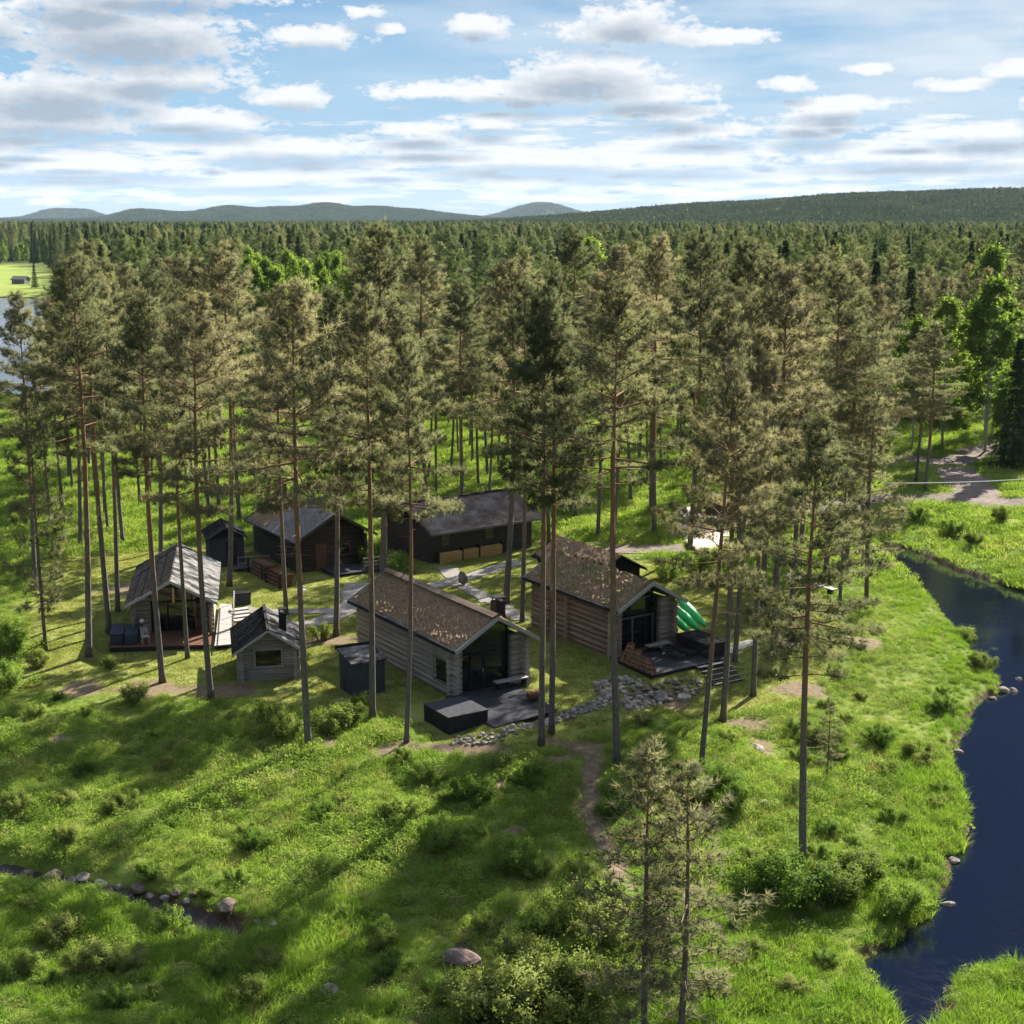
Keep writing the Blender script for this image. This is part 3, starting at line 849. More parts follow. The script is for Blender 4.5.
# gravel yard
xs = np.arange(PARK[:, 0].min(), PARK[:, 0].max(), .8); ys = np.arange(PARK[:, 1].min(), PARK[:, 1].max(), .8)
X, Y = np.meshgrid(xs, ys); k = inside(X.ravel(), Y.ravel(), PARK)
cx, cy = X.ravel()[k], Y.ravel()[k]
VV = np.stack([np.stack([cx + a, cy + b, zt(cx + a, cy + b) + .062], 1) for a, b in ((-.4, -.4), (.4, -.4), (.4, .4), (-.4, .4))], 1).reshape(-1, 3)
M['yard'] = simple('yard_gravel', (.40, .33, .29), (.55, .46, .42), 1.5, (1, 1, 1), .95, .4, .03)
tag(link('gravel_yard', np_mesh('gravel_yard', VV, np.arange(len(VV)).reshape(-1, 4), M['yard'])), 'pale pinkish gravel yard behind the cabins', 'yard', None, 'structure')
# ------------------------------------------------------------------ where nothing may grow
# buildings: origin, yaw, half width, y0, y1 (local)
FOOT = {'A': (-.74, 79.35, .56, 2.5, .4, 12.8), 'Ad': (-.74, 79.35, .56, 0, 0, 0), 'B': (8.46, 86.9, .57, 2.4, -3.4, 9.9), 'C': (-21.1, 89.9, .17, 2.9, -1.7, 10.6), 'C2': (-18., 90.5, .17, .6, -2.2, 8.),
        'D': (-13.73, 81.5, .2, 1.7, .8, 5.3), 'E': (-7.93, 79.6, .5, 1.0, 0., 1.9), 'F': (-13., 109., .54, 3.0, -1.8, 9.8), 'G': (-21.4, 110.2, .3, 1.4, 0., 3.8), 'H': (-1.77, 113.65, .64, 4.9, .3, 8.), 'I': (7.4, 98.4, .58, 2., .3, 7.4),
        'deck': (-2.2, 76.5, .56, 3.2, -1.6, 3.)}
def built(x, y, mar=0.):
    r = np.zeros(x.shape, bool)
    for ox, oy, yaw, hw, y0, y1 in FOOT.values():
        dx, dy = x - ox, y - oy
        u = dx * math.cos(yaw) + dy * math.sin(yaw); v = -dx * math.sin(yaw) + dy * math.cos(yaw)
        r |= (np.abs(u) < hw + mar) & (v > y0 - mar) & (v < y1 + mar)
    return r
def on_path(x, y, mar):
    r = np.zeros(x.shape, bool)
    for P, w in W_ROADS + W_GP: r |= seg_dist(x, y, P, False) < w / 2 + mar
    r |= sdist(x, y, PARK) < mar
    return r
def wet(x, y, mar):
    return (sdist(x, y, RIVER) < mar) | (sdist(x, y, LAKE) < mar)

# ------------------------------------------------------------------ the pines one can point at
TREES = [ # base pixel, pixel height of the tip, template, size of crown, label
 (34, 590, 300, 4, 1., 'pine with dark lower crown at the far left beside the lake'),
 (47, 651, 395, 'S0', .8, 'thin young pine with low branches leftmost in the open grass'),
 (88, 657, 258, 0, 1., 'tall pine standing alone in shadow left of the timber terrace cabin'),
 (110, 632, 250, 1, .95, 'pine with bright orange trunk just left of the terrace cabin'),
 (117, 612, 290, 4, .9, 'slim pine close behind the bright orange trunk left of the terrace cabin'),
 (78, 545, 285, 3, 1., 'pine in the left meadow well behind the solitary tall pine'),
 (126, 543, 268, 2, .9, 'pine in the meadow behind the roof of the terrace cabin'),
 (163, 682, 300, 6, 1., 'grey trunked pine nearest in front of the terrace cabin'),
 (161, 560, 272, 0, 1., 'pine just behind the terrace cabin, half hidden by the front one'),
 (188, 658, 318, 4, .8, 'pine touching the front edge of the timber terrace'),
 (216, 700, 300, 7, .95, 'leaning slim pine in front of the pale board fence'),
 (227, 586, 252, 3, 1., 'reddish pine beside the small dark shed'),
 (214, 520, 262, 1, 1., 'pine in the meadow straight behind the small dark shed'),
 (242, 520, 246, 5, 1., 'second pine from the left behind the small dark shed'),
 (288, 614, 308, 5, .9, 'pine on the lawn behind the little hut chimney'),
 (308, 747, 285, 0, .95, 'tall straight pine right of the little log hut, base in bright herbs'),
 (333, 636, 292, 5, 1., 'orange pine on the lawn between the hut and the mossy cabin'),
 (371, 717, 298, 4, .95, 'pine standing right before the grey lean-to shed'),
 (378, 640, 230, 5, 1.1, 'tall broad pine behind the grey lean-to shed'),
 (404, 744, 345, 1, .8, 'thin pine in front of the long wall of the mossy cabin'),
 (428, 500, 246, 5, 1.15, 'pine behind the left end of the corrugated roof'),
 (506, 604, 262, 0, 1.1, 'large dark pine by the black chimney of the mossy cabin'),
 (520, 622, 285, 5, .85, 'slim orange pine between the two mossy log cabins'),
 (542, 746, 300, 6, .9, 'left pine of the close pair beside the black deck'),
 (550, 733, 285, 4, .85, 'right pine of the close pair beside the black deck'),
 (617, 766, 292, 3, .95, 'pine with dark base beside the earth footpath'),
 (702, 768, 360, 7, .85, 'leaning reddish pine in front of the black wooden steps'),
 (717, 721, 300, 2, .9, 'pine right behind the leaning one at the wooden steps'),
 (752, 697, 335, 5, .95, 'pine on the slope right of the wooden steps'),
 (735, 662, 290, 0, .9, 'pine behind the black hot tub box'),
 (774, 655, 272, 5, 1.15, 'thick dark trunked pine near the fallen pale plank'),
 (822, 583, 272, 3, 1.1, 'thick pine at the river bend, near the plank'),
 (807, 863, 425, 5, 1.05, 'leaning pine alone on the river bank slope'),
 (868, 606, 400, 'S0', 1.25, 'low bushy pine at the very edge of the bend'),
 (608, 552, 250, 1, 1., 'pine behind the roof of the cabin with green boats'),
 (595, 536, 266, 2, .9, 'slim pine at the far end of the asphalt strip'),
 (689, 555, 236, 0, 1., 'dark straight trunked pine at the corner of the gravel yard'),
 (914, 482, 330, 5, 1.3, 'left one of two pines on the road verge'),
 (923, 490, 325, 5, 1.35, 'right one of two pines on the road verge'),
 (991, 466, 425, 'S1', .8, 'small pine on the far side of the gravel road'),
 (643, 1052, 752, 'S0', 1.3, 'left of the two sparse young pines nearest the camera'),
 (676, 1062, 770, 'S1', 1.35, 'right of the two sparse young pines nearest the camera'),
 (790, 622, 300, 5, 1.1, 'pine left of the thick one at the river bend'),
 (846, 570, 300, 5, 1.2, 'broad pine behind the river bend'),
 (864, 545, 330, 5, 1.15, 'pine where the river disappears behind the trees'),
 (760, 606, 262, 3, 1., 'pine behind the green boats'),
 (740, 566, 246, 6, 1., 'pine right of the gravel yard'),
 (655, 535, 240, 7, 1., 'pine left of the gravel yard'),
 (575, 520, 236, 3, 1., 'pine behind the low mossy shed roof'),
 (838, 612, 440, 'S1', 1.2, 'bushy young pine between the pale plank and the river'), (826, 778, 700, 'S0', 1.2, 'small added pine standing in for low branches of the leaning bank pine'), (730, 628, 330, 5, 1.05, 'pine just behind the upper green boat'),  # the small pine is added in place of the leaning pine's low branches
 (800, 548, 258, 0, 1.05, 'pine between the yard and the river bend'),
]
for i, (px, py, ty, k, sc, lab) in enumerate(TREES):
    x, y, z = at(px, py)
    h = top_height(y, ty) - z
    tpl = SMALL_PINES[int(k[1])] if isinstance(k, str) else PINES[k]
    s = h / (12. if isinstance(k, str) else 22.)
    lean = (0, 0)
    if px in (702, 717): lean = (R(1.), R(3.4 if px == 702 else 3.))
    if px == 807: lean = (R(0), R(3.6))
    if px == 216: lean = (0, R(-1.5))
    plant(tpl, (x, y, z - .05), random.uniform(0, 6.28), (s * sc, s * sc, s), lab, 'pine tree', 'pines standing round the cabins', lean)
TREE_XY = np.array([at(t[0], t[1])[:2] for t in TREES])

# ------------------------------------------------------------------ the wood behind: still single trees
def clear_view(x, y):
    px, py = to_px(x, y, zt(x, y))
    bad = built(x, y, 1.6) | on_path(x, y, 1.8) | (sdist(x, y, RIVER) < 3.) | (sdist(x, y, LAKE) < 5.)
    bad |= (px > 872) & (py > 462)                      # the open bank and the roads on the right
    bad |= (px > 925) & (py > 440)
    bad |= (px < 62) & (py > 300) & (py < 520)               # the view to the lake
    bad |= (px < 20) & (py >= 470)
    bad |= (px > 238) & (px < 362) & (y > 124) & (y < 225)
    bad |= (px > 560) & (px < 612) & (y > 117) & (y < 215)
    bad |= inside(x, y, FIELD)
    bad |= (px > 225) & (px < 370) & (y > 222) & (y < 335) & (np.sin(x * 9.1 + y * 5.3) > -.6)
    return ~bad
def scatter_xy(n, y0, y1, dmin, taken, px0=-40, px1=1070, thin=None):
    g = np.random.default_rng(int(y0 * 7 + n))
    out = []; T = list(map(tuple, taken))
    cell = dmin; grid = {}
    for (x, y) in T: grid.setdefault((int(x // cell), int(y // cell)), []).append((x, y))
    Y = np.sqrt(g.uniform(y0 ** 2, y1 ** 2, n)); PX = g.uniform(px0, px1, n)
    X = (PX - 512) / F * (Y * math.cos(PITCH) + CH * math.sin(PITCH))
    ok = clear_view(X, Y)
    for x, y, o in zip(X, Y, ok):
        if not o or (thin and thin(x, y)): continue
        i, j = int(x // cell), int(y // cell)
        if any((x - a) ** 2 + (y - b) ** 2 < dmin * dmin for di in (-1, 0, 1) for dj in (-1, 0, 1) for a, b in grid.get((i + di, j + dj), ())): continue
        grid.setdefault((i, j), []).append((x, y)); out.append((x, y))
    return out
stand = scatter_xy(900, 116, 170, 4.6, TREE_XY, 40, 880)[:92]
wood = scatter_xy(2600, 176, 240, 5.6, list(TREE_XY) + stand)[:190]
FOREST_XY = np.array(list(map(tuple, TREE_XY)) + stand + wood)
nz = lambda x, y: math.sin(x * .045 + 1.2) * math.cos(y * .038) + .5 * math.sin(x * .11 + y * .07)
thicket = []
for i, (x, y) in enumerate(stand + wood):
    z = z1(x, y)
    px, _ = to_px(x, y, z)
    u = random.random()
    near = i < len(stand)
    if not near and 215 < px < 372 and y > 180: continue
    if near or u < .80:
        h = random.uniform(14., 22.) if near else random.uniform(14.5, 20.)
        s = h / 22
        plant(random.choice(PINES), (x, y, z - .05), random.uniform(0, 6.28), (s * random.uniform(.9, 1.15),) * 2 + (s,),
              'pine of the open stand right behind the cabins' if near else 'pine among the dense wood beyond the open stand', 'pine tree', 'pines in the stand behind the cabins' if near else 'pines in the wood beyond')
    elif u < .92:
        s = random.uniform(13, 19) / 18
        plant(random.choice(SPRUCES), (x, y, z - .05), random.uniform(0, 6.28), s, 'dark pointed spruce among the pines of the wood', 'spruce tree', 'dark spruces in the wood')
    else:
        s = random.uniform(9, 14) / 15
        plant(random.choice(BIRCHES), (x, y, z - .05), random.uniform(0, 6.28), s, 'bright green birch among the pines of the wood', 'birch tree', 'birches in the wood')
# young birch thicket behind the stand on the left
for i in range(64):
    px = random.uniform(232, 366); y = random.uniform(225, 330)
    x = (px - 512) / F * (y + 2); z = z1(x, y)
    s = random.uniform(15.5, 19.5) / 15
    plant(random.choice(BIRCHES), (x, y, z - .05), random.uniform(0, 6.28), (s * .7, s * .7, s), 'young pale green birch of the thicket behind the pine stand', 'birch tree', 'young birches of the thicket')
for (px, py, ty, k, w, lab) in [(985, 452, 276, 0, 1.05, 'tallest bright green birch beyond the gravel road'), (942, 447, 292, 1, 1., 'rounded bright birch left of the tallest one by the road'), (912, 452, 318, 2, .8, 'lower bright birch behind the two verge pines'),
     (985, 392, 246, 2, .8, 'light green birch top rising behind the tallest roadside birch'), (588, 392, 232, 1, 1., 'single bright green birch in the middle of the wood'), (1000, 460, 385, 1, .7, 'small bright birch below the tallest one by the road'), (574, 385, 268, 0, .8, 'lower birch beside the bright one in the middle of the wood')]:
    x, y, z = at(px, py); h = top_height(y, ty) - z; s = h / 15
    plant(BIRCHES[k], (x, y, z), random.uniform(0, 6), (s * w * 1.1, s * w * 1.1, s), lab, 'birch tree', None)
for (px, py, ty, lab) in [(1030, 462, 280, 'dark spruce cut by the right edge above the road'), (870, 420, 262, 'dark dense spruce left of the bright birches'), (905, 420, 268, 'dark spruce directly left of the rounded birch'), (565, 385, 238, 'dark spruce beside the bright birch in the wood'), (1012, 470, 340, 'dark spruce under the right birches'), (35, 288, 262, 'dark spruce beside the small grey barn on the field'), (60, 285, 258, 'dark spruce at the right edge of the far field')]:
    x, y, z = at(px, py); h = top_height(y, ty) - z; s = h / 18
    plant(SPRUCES[2], (x, y, z), random.uniform(0, 6), (s * 1.15, s * 1.15, s), lab, 'spruce tree', None)

# ------------------------------------------------------------------ the forest as a mass
def far_copy(o):
    me = o.data.copy(); me.materials[0] = M['needles_far']
    return me
FM = [far_copy(PINES[i][2]) for i in (0, 1, 3, 5, 6, 7)] + [t[2].data for t in SPRUCES] + [t[2].data for t in BIRCHES]
g = np.random.default_rng(5)
n = 11500
Y = np.sqrt(g.uniform(228 ** 2, 1300 ** 2, n)); PX = g.uniform(-70, 1094, n)
X = (PX - 512) / F * (Y * math.cos(PITCH) + CH * math.sin(PITCH))
ok = clear_view(X, Y)
bp = np.sin(X * .021 + 1.) * np.cos(Y * .013) + .6 * np.sin(X * .05 + Y * .031)
kind = g.random(n)
pick = np.where(kind < .20, g.integers(6, 9, n), g.integers(0, 6, n))
pick = np.where((kind > .955 - .45 * np.clip(bp - .35, 0, 1)), g.integers(9, 12, n), pick)
edge = (sdist(X, Y, FIELD) < 30)
pick = np.where(edge & (kind > .5), g.integers(9, 12, n), pick)
hgt = g.uniform(.56, 1.02, n) * np.where(pick >= 9, 1.0, np.where(pick >= 6, 1.24, 1.))
X, Y, pick, hgt = X[ok], Y[ok], pick[ok], hgt[ok]
scatter('forest', np.stack([X, Y, zt(X, Y) - .1], 1), pick, hgt, g.uniform(0, 6.28, len(X)), FM, 'dense conifer forest reaching from the wood to the hills', 'forest')
GM = [grove(60 + i) for i in range(7)]
n = 9500
P = []
Y = np.sqrt(g.uniform(1270 ** 2, 3100 ** 2, n)); PX = g.uniform(-70, 1094, n)
X = (PX - 512) / F * Y
keep = (Y < 2300) | ((X > -350) & (Y < 2900))
X, Y = X[keep], Y[keep]
n2 = 5200
Y2 = g.uniform(4700, 6250, n2); X2 = (g.uniform(-70, 640, n2) - 512) / F * Y2
n3 = 2600
Y3 = g.uniform(7800, 9150, n3); X3 = (np.where(g.random(n3) < .5, g.uniform(460, 620, n3), g.uniform(-20, 200, n3)) - 512) / F * Y3
X = np.concatenate([X, X2, X3]); Y = np.concatenate([Y, Y2, Y3])
scatter('hill_forest', np.stack([X, Y, zt(X, Y) - .5], 1), g.integers(0, 7, len(X)), g.uniform(.9, 1.1, len(X)), g.uniform(0, 6.28, len(X)), GM, 'dark conifer forest covering the far plain and hills', 'forest')
# ------------------------------------------------------------------ grass and herbs
def blades(seed, n, rad, h0, h1, w, mat, lean=.45):
    g = np.random.default_rng(seed)
    a = g.uniform(0, 6.283, n); r = rad * np.sqrt(g.random(n))
    b = np.stack([np.cos(a) * r, np.sin(a) * r, np.zeros(n) - .03], 1)
    d = np.stack([g.normal(size=n) * lean, g.normal(size=n) * lean, np.ones(n)], 1); d = unit(d)
    h = g.uniform(h0, h1, (n, 1))
    q = g.uniform(0, 6.283, n); s = np.stack([np.cos(q), np.sin(q), 0 * q], 1) * w * g.uniform(.6, 1.3, (n, 1)) / 2
    mid = b + d * h * .55; tip = b + d * h + np.stack([d[:, 0] * 1., d[:, 1] * 1., -.25 + 0 * q], 1) * h * .35
    V = np.stack([b - s, b + s, mid + s * .8, mid - s * .8, tip], 1).reshape(-1, 3)
    o = np.arange(n)[:, None] * 5
    T = np.concatenate([o + [0, 1, 2], o + [0, 2, 3], o + [3, 2, 4]])
    return np_mesh('grass_clump', V, T, M[mat])
def herb(seed, n, rad, h, leaf, mat='herb'):
    g = np.random.default_rng(seed)
    a = g.uniform(0, 6.283, n); r = rad * np.sqrt(g.random(n))
    c = np.stack([np.cos(a) * r, np.sin(a) * r, h * g.random(n) ** .6 * (1 - .5 * (r / rad) ** 2)], 1)
    V, Fc = leaves(g, c, np.tile([0, 0, 1.], (n, 1)), leaf, 1.)
    return np_mesh('herb_clump', V, Fc, M[mat])
STRAW = [blades(70 + i, 26, .40, .35, .80, .022, 'straw', .6) for i in range(2)]
GRASS = [blades(i, 70, .42, .15, .46, .026, 'grass', .6) for i in range(4)] + [blades(10 + i, 85, .38, .30, .72, .024, 'sedge', .42) for i in range(3)]
HERB = [herb(20 + i, 170, .45, .26 + .09 * i, .046 + .006 * i) for i in range(4)]
LAWNC = [blades(40 + i, 50, .36, .05, .15, .030, 'lawn', .7) for i in range(3)]
FARG = [blades(50 + i, 110, .9, .2, .6, .05, 'grass', .6) for i in range(2)] + [herb(60, 160, .9, .55, .10)]
g = np.random.default_rng(11)
def cloud(n, y0, y1, px0=-25, px1=1049):
    Y = np.sqrt(g.uniform(y0 ** 2, y1 ** 2, n)); PX = g.uniform(px0, px1, n)
    return (PX - 512) / F * (Y * math.cos(PITCH) + CH * math.sin(PITCH)), Y
X, Y = cloud(40000, 43, 112)
dm = dirt_mask(X, Y)
dr = sdist(X, Y, RIVER)
ok = ~built(X, Y, .1) & ~on_path(X, Y, .05) & (dr > .15) & (seg_dist(X, Y, BROOK, False) > .75) & (g.random(len(X)) > dm * 1.4)
lawn = inside(X, Y, LAWN)
patch = np.sin(X * .42 + 1.5 * np.sin(Y * .23)) * np.cos(Y * .37 + .8 * np.sin(X * .31)) + .35 * np.sin(X * 1.1 - Y * .9)
kd = g.random(len(X))
tall = ok & ~lawn
pick = np.where(kd < .34 - .25 * patch, g.integers(0, 4, len(X)), g.integers(7, 11, len(X)))
low = ((Y < 56) & (X < -4)) | (dr < 3.2) | ((Y < 57) & (X > 5))
pick = np.where(low & (kd < .62 + .3 * patch), g.integers(4, 7, len(X)), pick)
pick = np.where((g.random(len(X)) < .07 + .05 * patch), g.integers(11, 13, len(X)), pick)
siz = np.minimum(1., .45 + .28 * seg_dist(X, Y, BROOK, False)) * g.uniform(.55, 1.15, len(X)) * (1 + .28 * patch) * (1 - .35 * sm(70, 80, Y))
s = tall
scatter('meadow_grass', np.stack([X, Y, zt(X, Y)], 1)[s], pick[s], siz[s], g.uniform(0, 6.28, s.sum()), GRASS + HERB + STRAW, 'bright green meadow grass and herbs covering the slope', 'grass')
X, Y = cloud(40000, 70, 126, -25, 900)
ok = inside(X, Y, LAWN) & ~built(X, Y, -.1) & ~on_path(X, Y, .0) & (g.random(len(X)) > dirt_mask(X, Y) * 1.2)
scatter('lawn_grass', np.stack([X, Y, zt(X, Y)], 1)[ok], g.integers(0, 3, ok.sum()), g.uniform(.7, 1.3, ok.sum()), g.uniform(0, 6.28, ok.sum()), LAWNC, 'short yellowish lawn grass around the cabins', 'grass')
X, Y = cloud(32000, 108, 245, -25, 1049)
ok = ~inside(X, Y, LAWN) & ~built(X, Y, .2) & ~on_path(X, Y, .25) & ~wet(X, Y, .4)
scatter('far_grass', np.stack([X, Y, zt(X, Y)], 1)[ok], g.integers(0, 3, ok.sum()), g.uniform(.5, 1.2, ok.sum()), g.uniform(0, 6.28, ok.sum()), FARG, 'green undergrowth between the trunks behind the cabins', 'grass')
# ------------------------------------------------------------------ building materials
def wood(name, c1, c2, stretch=(1, 1, 1), rough=.85, sc=5.):
    return simple(name, c1, c2, sc, stretch, rough, .35, .015, .04)
M['log_grey'] = simple('weathered_grey_logs', (0.19, 0.16, 0.13), (0.42, 0.37, 0.31), 1., (.35, .35, 7.), .85, .3, .01, .04, .3, .7)
M['log_brown'] = simple('weathered_brown_logs', (0.12, 0.078, 0.055), (0.33, 0.25, 0.19), 1., (.35, .35, 7.), .85, .3, .01, .04, .3, .7)
M['log_end'] = wood('log_ends', (.22, .17, .12), (.50, .44, .36), (2, 2, 2))
M['board_grey'] = wood('grey_boards', (.10, .095, .09), (.23, .215, .20), (6, .6, 6))
M['board_pale'] = wood('pale_boards', (.24, .22, .20), (.42, .39, .36), (.6, 5, 5))
M['board_brown'] = wood('dark_brown_boards', (.035, .028, .022), (.095, .078, .064), (6, .5, 6))
M['board_dark'] = wood('black_stained_boards', (.014, .013, .013), (.045, .042, .040), (6, .5, 6))
M['deck_dark'] = wood('dark_deck_boards', (.020, .021, .024), (.070, .070, .076), (.6, 7, 3), .6)
M['board_red'] = wood('red_brown_boards', (.085, .042, .028), (.18, .090, .060), (3, 1, 3))
M['fascia'] = wood('grey_fascia_board', (.24, .23, .21), (.42, .41, .38), (4, 1, 4))
M['charcoal'] = wood('charcoal_boards', (.035, .038, .044), (.075, .080, .090), (8, 8, .5))
M['felt'] = simple('roofing_felt', (.010, .010, .010), (.040, .038, .037), 3., (1, 1, 1), .9, .4, .02, .0)  # near black; on left-hand board slopes it paints in their shade
M['felt_light'] = simple('sun_shade_toned_roof_boards', (.035, .033, .032), (.19, .182, .175), .9, (.8, 1.2, 1), .85, .4, .02, .0, .42, .58)  # pale tone and dark blotches paint in sunlight and pine shade
M['felt_mid'] = simple('grey_roofing_felt', (.085, .08, .076), (.185, .175, .165), 4., (1, 1, 1), .9, .4, .02)
M['iron'] = simple('black_iron', (.010, .010, .011), (.03, .03, .03), 8., (1, 1, 1), .5, .1, .01)
M['firewood'] = simple('split_firewood', (.05, .026, .017), (.16, .075, .045), 6., (1, 1, 1), .9, .6, .03)
M['firewood_end'] = simple('split_log_ends', (.20, .10, .055), (.42, .25, .15), 7., (1, 1, 1), .9, .4, .02)
M['firewood_pale'] = simple('stacked_birch_firewood', (.30, .16, .05), (.75, .48, .20), 16., (1, 1, 1), .9, .9, .05, lo=.4, hi=.6)
M['green'] = simple('green_boat_hull', (.006, .33, .075), (.014, .48, .115), 2., (1, 1, 1), .35, .05, .01, .5)
M['white'] = simple('white_paint', (.62, .62, .60), (.78, .78, .76), 4., (1, 1, 1), .6, .1, .01)
M['tarp'] = simple('dark_blue_cover', (.022, .028, .042), (.050, .060, .082), 3., (1, 1, 1), .55, .3, .03)
m, nt, N, L = newmat('dark_window_glass')
M['glass'] = finish(m, nt, (.010, .012, .011), .04, spec=.6)
def turf_mat(name, moss):
    m, nt, N, L = newmat(name)
    v = coords(nt, 'Object')
    a = noise(nt, 1.1, 5, .65, v); b = noise(nt, 9., 5, .7, v)
    c = ramp(nt, b, [(.30, (.105, .068, .040)), (.52, (.235, .160, .098)), (.72, (.37, .275, .175))])
    gq = ramp(nt, b, [(.3, (.075, .085, .025)), (.7, (.190, .180, .070))])
    k = ramp(nt, a, [(.58 - moss, 0.), (.70 - moss, .85)])
    return finish(m, nt, mix(nt, k, c, gq), 1., bump(nt, b, 1., .08), spec=.03)
M['turf'] = turf_mat('dead_turf', -.02); M['turf_moss'] = turf_mat('mossy_turf', .10)
m, nt, N, L = newmat('corrugated_roof')
v = coords(nt, 'Object'); a = noise(nt, .9, 5, .65, v); b = noise(nt, 8, 4, .6, v)
c = ramp(nt, a, [(.36, (.115, .085, .066)), (.5, (.19, .155, .13)), (.66, (.30, .27, .245))])
M['corr'] = finish(m, nt, mix(nt, ramp(nt, b, [(.4, 0.), (.7, .5)]), c, (.10, .075, .06)), .85, spec=.05)

def log_wall(mb, p0, p1, z0, z1, d=.25, ext=.0, mi=0):
    p0 = Vector((*p0, 0)); p1 = Vector((*p1, 0)); t = (p1 - p0).normalized()
    n = max(1, round((z1 - z0) / (d * .90))); st = (z1 - z0) / n
    for i in range(n):
        z = z0 + st * (i + .5)
        e0 = ext * random.uniform(.75, 1.15); e1 = ext * random.uniform(.75, 1.15)
        r = d / 2 * random.uniform(.94, 1.06)
        a = p0 - t * e0; b = p1 + t * e1
        q = Vector((0, 0, z + random.uniform(-.01, .01)))
        mb.tube([a + q, (a + b) / 2 + q + Vector((0, 0, random.uniform(-.01, .01))), b + q], r, 9, mi)
def gable_wall(mb, hw, y, z0, ze, zr, W, d=.25, mi=0):
    """log courses that shorten under the roof slope"""
    n = max(1, round((zr - z0) / (d * .88))); st = (zr - z0) / n
    for i in range(n):
        z = z0 + st * (i + .5)
        k = hw if z < ze - .1 else min(hw, (zr - .12 - z) / (zr - ze) * W / 2)
        if k < .15: continue
        mb.tube([(-k, y, z), (k, y, z)], d / 2, 9, mi)
def board_wall(mb, p0, p1, z0, z1, th=.06, mi=0, bw=.16, vert=True):
    p0 = Vector((*p0, 0)); p1 = Vector((*p1, 0)); t = (p1 - p0); Ln = t.length; t.normalize(); nrm = Vector((-t.y, t.x, 0))
    ang = math.atan2(t.y, t.x)
    if vert:
        n = max(1, round(Ln / bw))
        for i in range(n):
            c = p0 + t * Ln * (i + .5) / n + Vector((0, 0, (z0 + z1) / 2))
            mb.box(c + nrm * random.uniform(-.008, .008), (Ln / n - .008, th, z1 - z0), mi, ang)
    else:
        n = max(1, round((z1 - z0) / bw))
        for i in range(n):
            c = p0 + t * Ln / 2 + Vector((0, 0, z0 + (z1 - z0) * (i + .5) / n))
            mb.box(c + nrm * random.uniform(-.008, .008), (Ln, th, (z1 - z0) / n - .008), mi, ang)
def slope(mb, s, W, y0, y1, ze, zr, th, mi=0, lift=0.):
    x = s * W / 2
    up = Vector((0, 0, lift))
    a, b = (0., x)
    P = [Vector((a, y0, zr - th)), Vector((b, y0, ze - th)), Vector((b, y1, ze - th)), Vector((a, y1, zr - th))]
    Q = [Vector((a, y0, zr)), Vector((b, y0, ze)), Vector((b, y1, ze)), Vector((a, y1, zr))]
    if s < 0: P = P[::-1]; Q = Q[::-1]
    mb.hexa([p + up for p in P + Q], mi)
def rough_slope(mb, s, W, y0, y1, ze, zr, amp, step=.16, seed=0, mi=0, inset=.06):
    """uneven turf or moss lying on a roof slope"""
    g = np.random.default_rng(seed)
    L_ = math.hypot(W / 2, zr - ze); nu = int(L_ / step) + 1; nv = int((y1 - y0) / step) + 1
    U = np.linspace(0, 1, nu + 1); Vv = np.linspace(y0 + inset, y1 - inset, nv + 1)
    A, B = np.meshgrid(U, Vv)
    h = amp * (.5 + .35 * np.sin(A * L_ * 2.3 + B * 1.1 + seed) * np.cos(B * 1.9 - A * L_ + seed) + .3 * np.sin(A * L_ * 5.1 - B * 4.3) + .55 * g.normal(size=A.shape).clip(-1, 1.6))
    h = np.maximum(h, .01) + .02
    edge = (A < .001) | (A > .999) | (B <= Vv[0] + 1e-6) | (B >= Vv[-1] - 1e-6)
    h = np.where(edge & (A > .001), -.01, h)
    X = s * (A * (W / 2 - inset)); Z = zr + (ze - zr) * A + h
    V = np.stack([X.ravel(), B.ravel(), Z.ravel()], 1)
    k = nu + 1
    Fc = [(j * k + i, j * k + i + 1, (j + 1) * k + i + 1, (j + 1) * k + i) for j in range(nv) for i in range(nu)]
    if s < 0: Fc = [f[::-1] for f in Fc]
    mb.add(V, Fc, mi, False)
def barge(mb, W, y, ze, zr, w=.2, th=.05, mi=0, drop=.0):
    for s in (-1, 1):
        a = Vector((0, y, zr + .03 - drop)); b = Vector((s * (W / 2 + .02), y, ze + .03 - drop))
        P = [a + Vector((0, -th, -w)), b + Vector((0, -th, -w)), b + Vector((0, 0, -w)), a + Vector((0, 0, -w)),
             a + Vector((0, -th, 0)), b + Vector((0, -th, 0)), b, a]
        if s < 0: P = [P[i] for i in (1, 0, 3, 2, 5, 4, 7, 6)]
        mb.hexa(P, mi)
def window(parent, c, w, h, axis, frame_mat, glass=True, fw=.08, dep=.08, bars=0):
    """frame and pane; axis 'x' faces -y, 'y' faces -x (and 'Y' faces +x)"""
    f = MB()
    def bx(mb, du, dz, su, sz, dd, mi=0, off=0.):
        if axis == 'x': mb.box((c[0] + du, c[1] + off, c[2] + dz), (su, dd, sz), mi)
        else: mb.box((c[0] + off, c[1] + du, c[2] + dz), (dd, su, sz), mi)
    bx(f, 0, h / 2 + fw / 2, w + 2 * fw, fw, dep); bx(f, 0, -h / 2 - fw / 2, w + 2 * fw, fw, dep)
    bx(f, -w / 2 - fw / 2, 0, fw, h, dep); bx(f, w / 2 + fw / 2, 0, fw, h, dep)
    for i in range(bars):
        bx(f, -w / 2 + w * (i + 1) / (bars + 1), 0, .045, h, dep * .8)
    fo = f.build('window', frame_mat, parent)
    p = MB(); bx(p, 0, 0, w, h, dep * .4)
    p.build('pane', M['glass'], fo)
    return fo
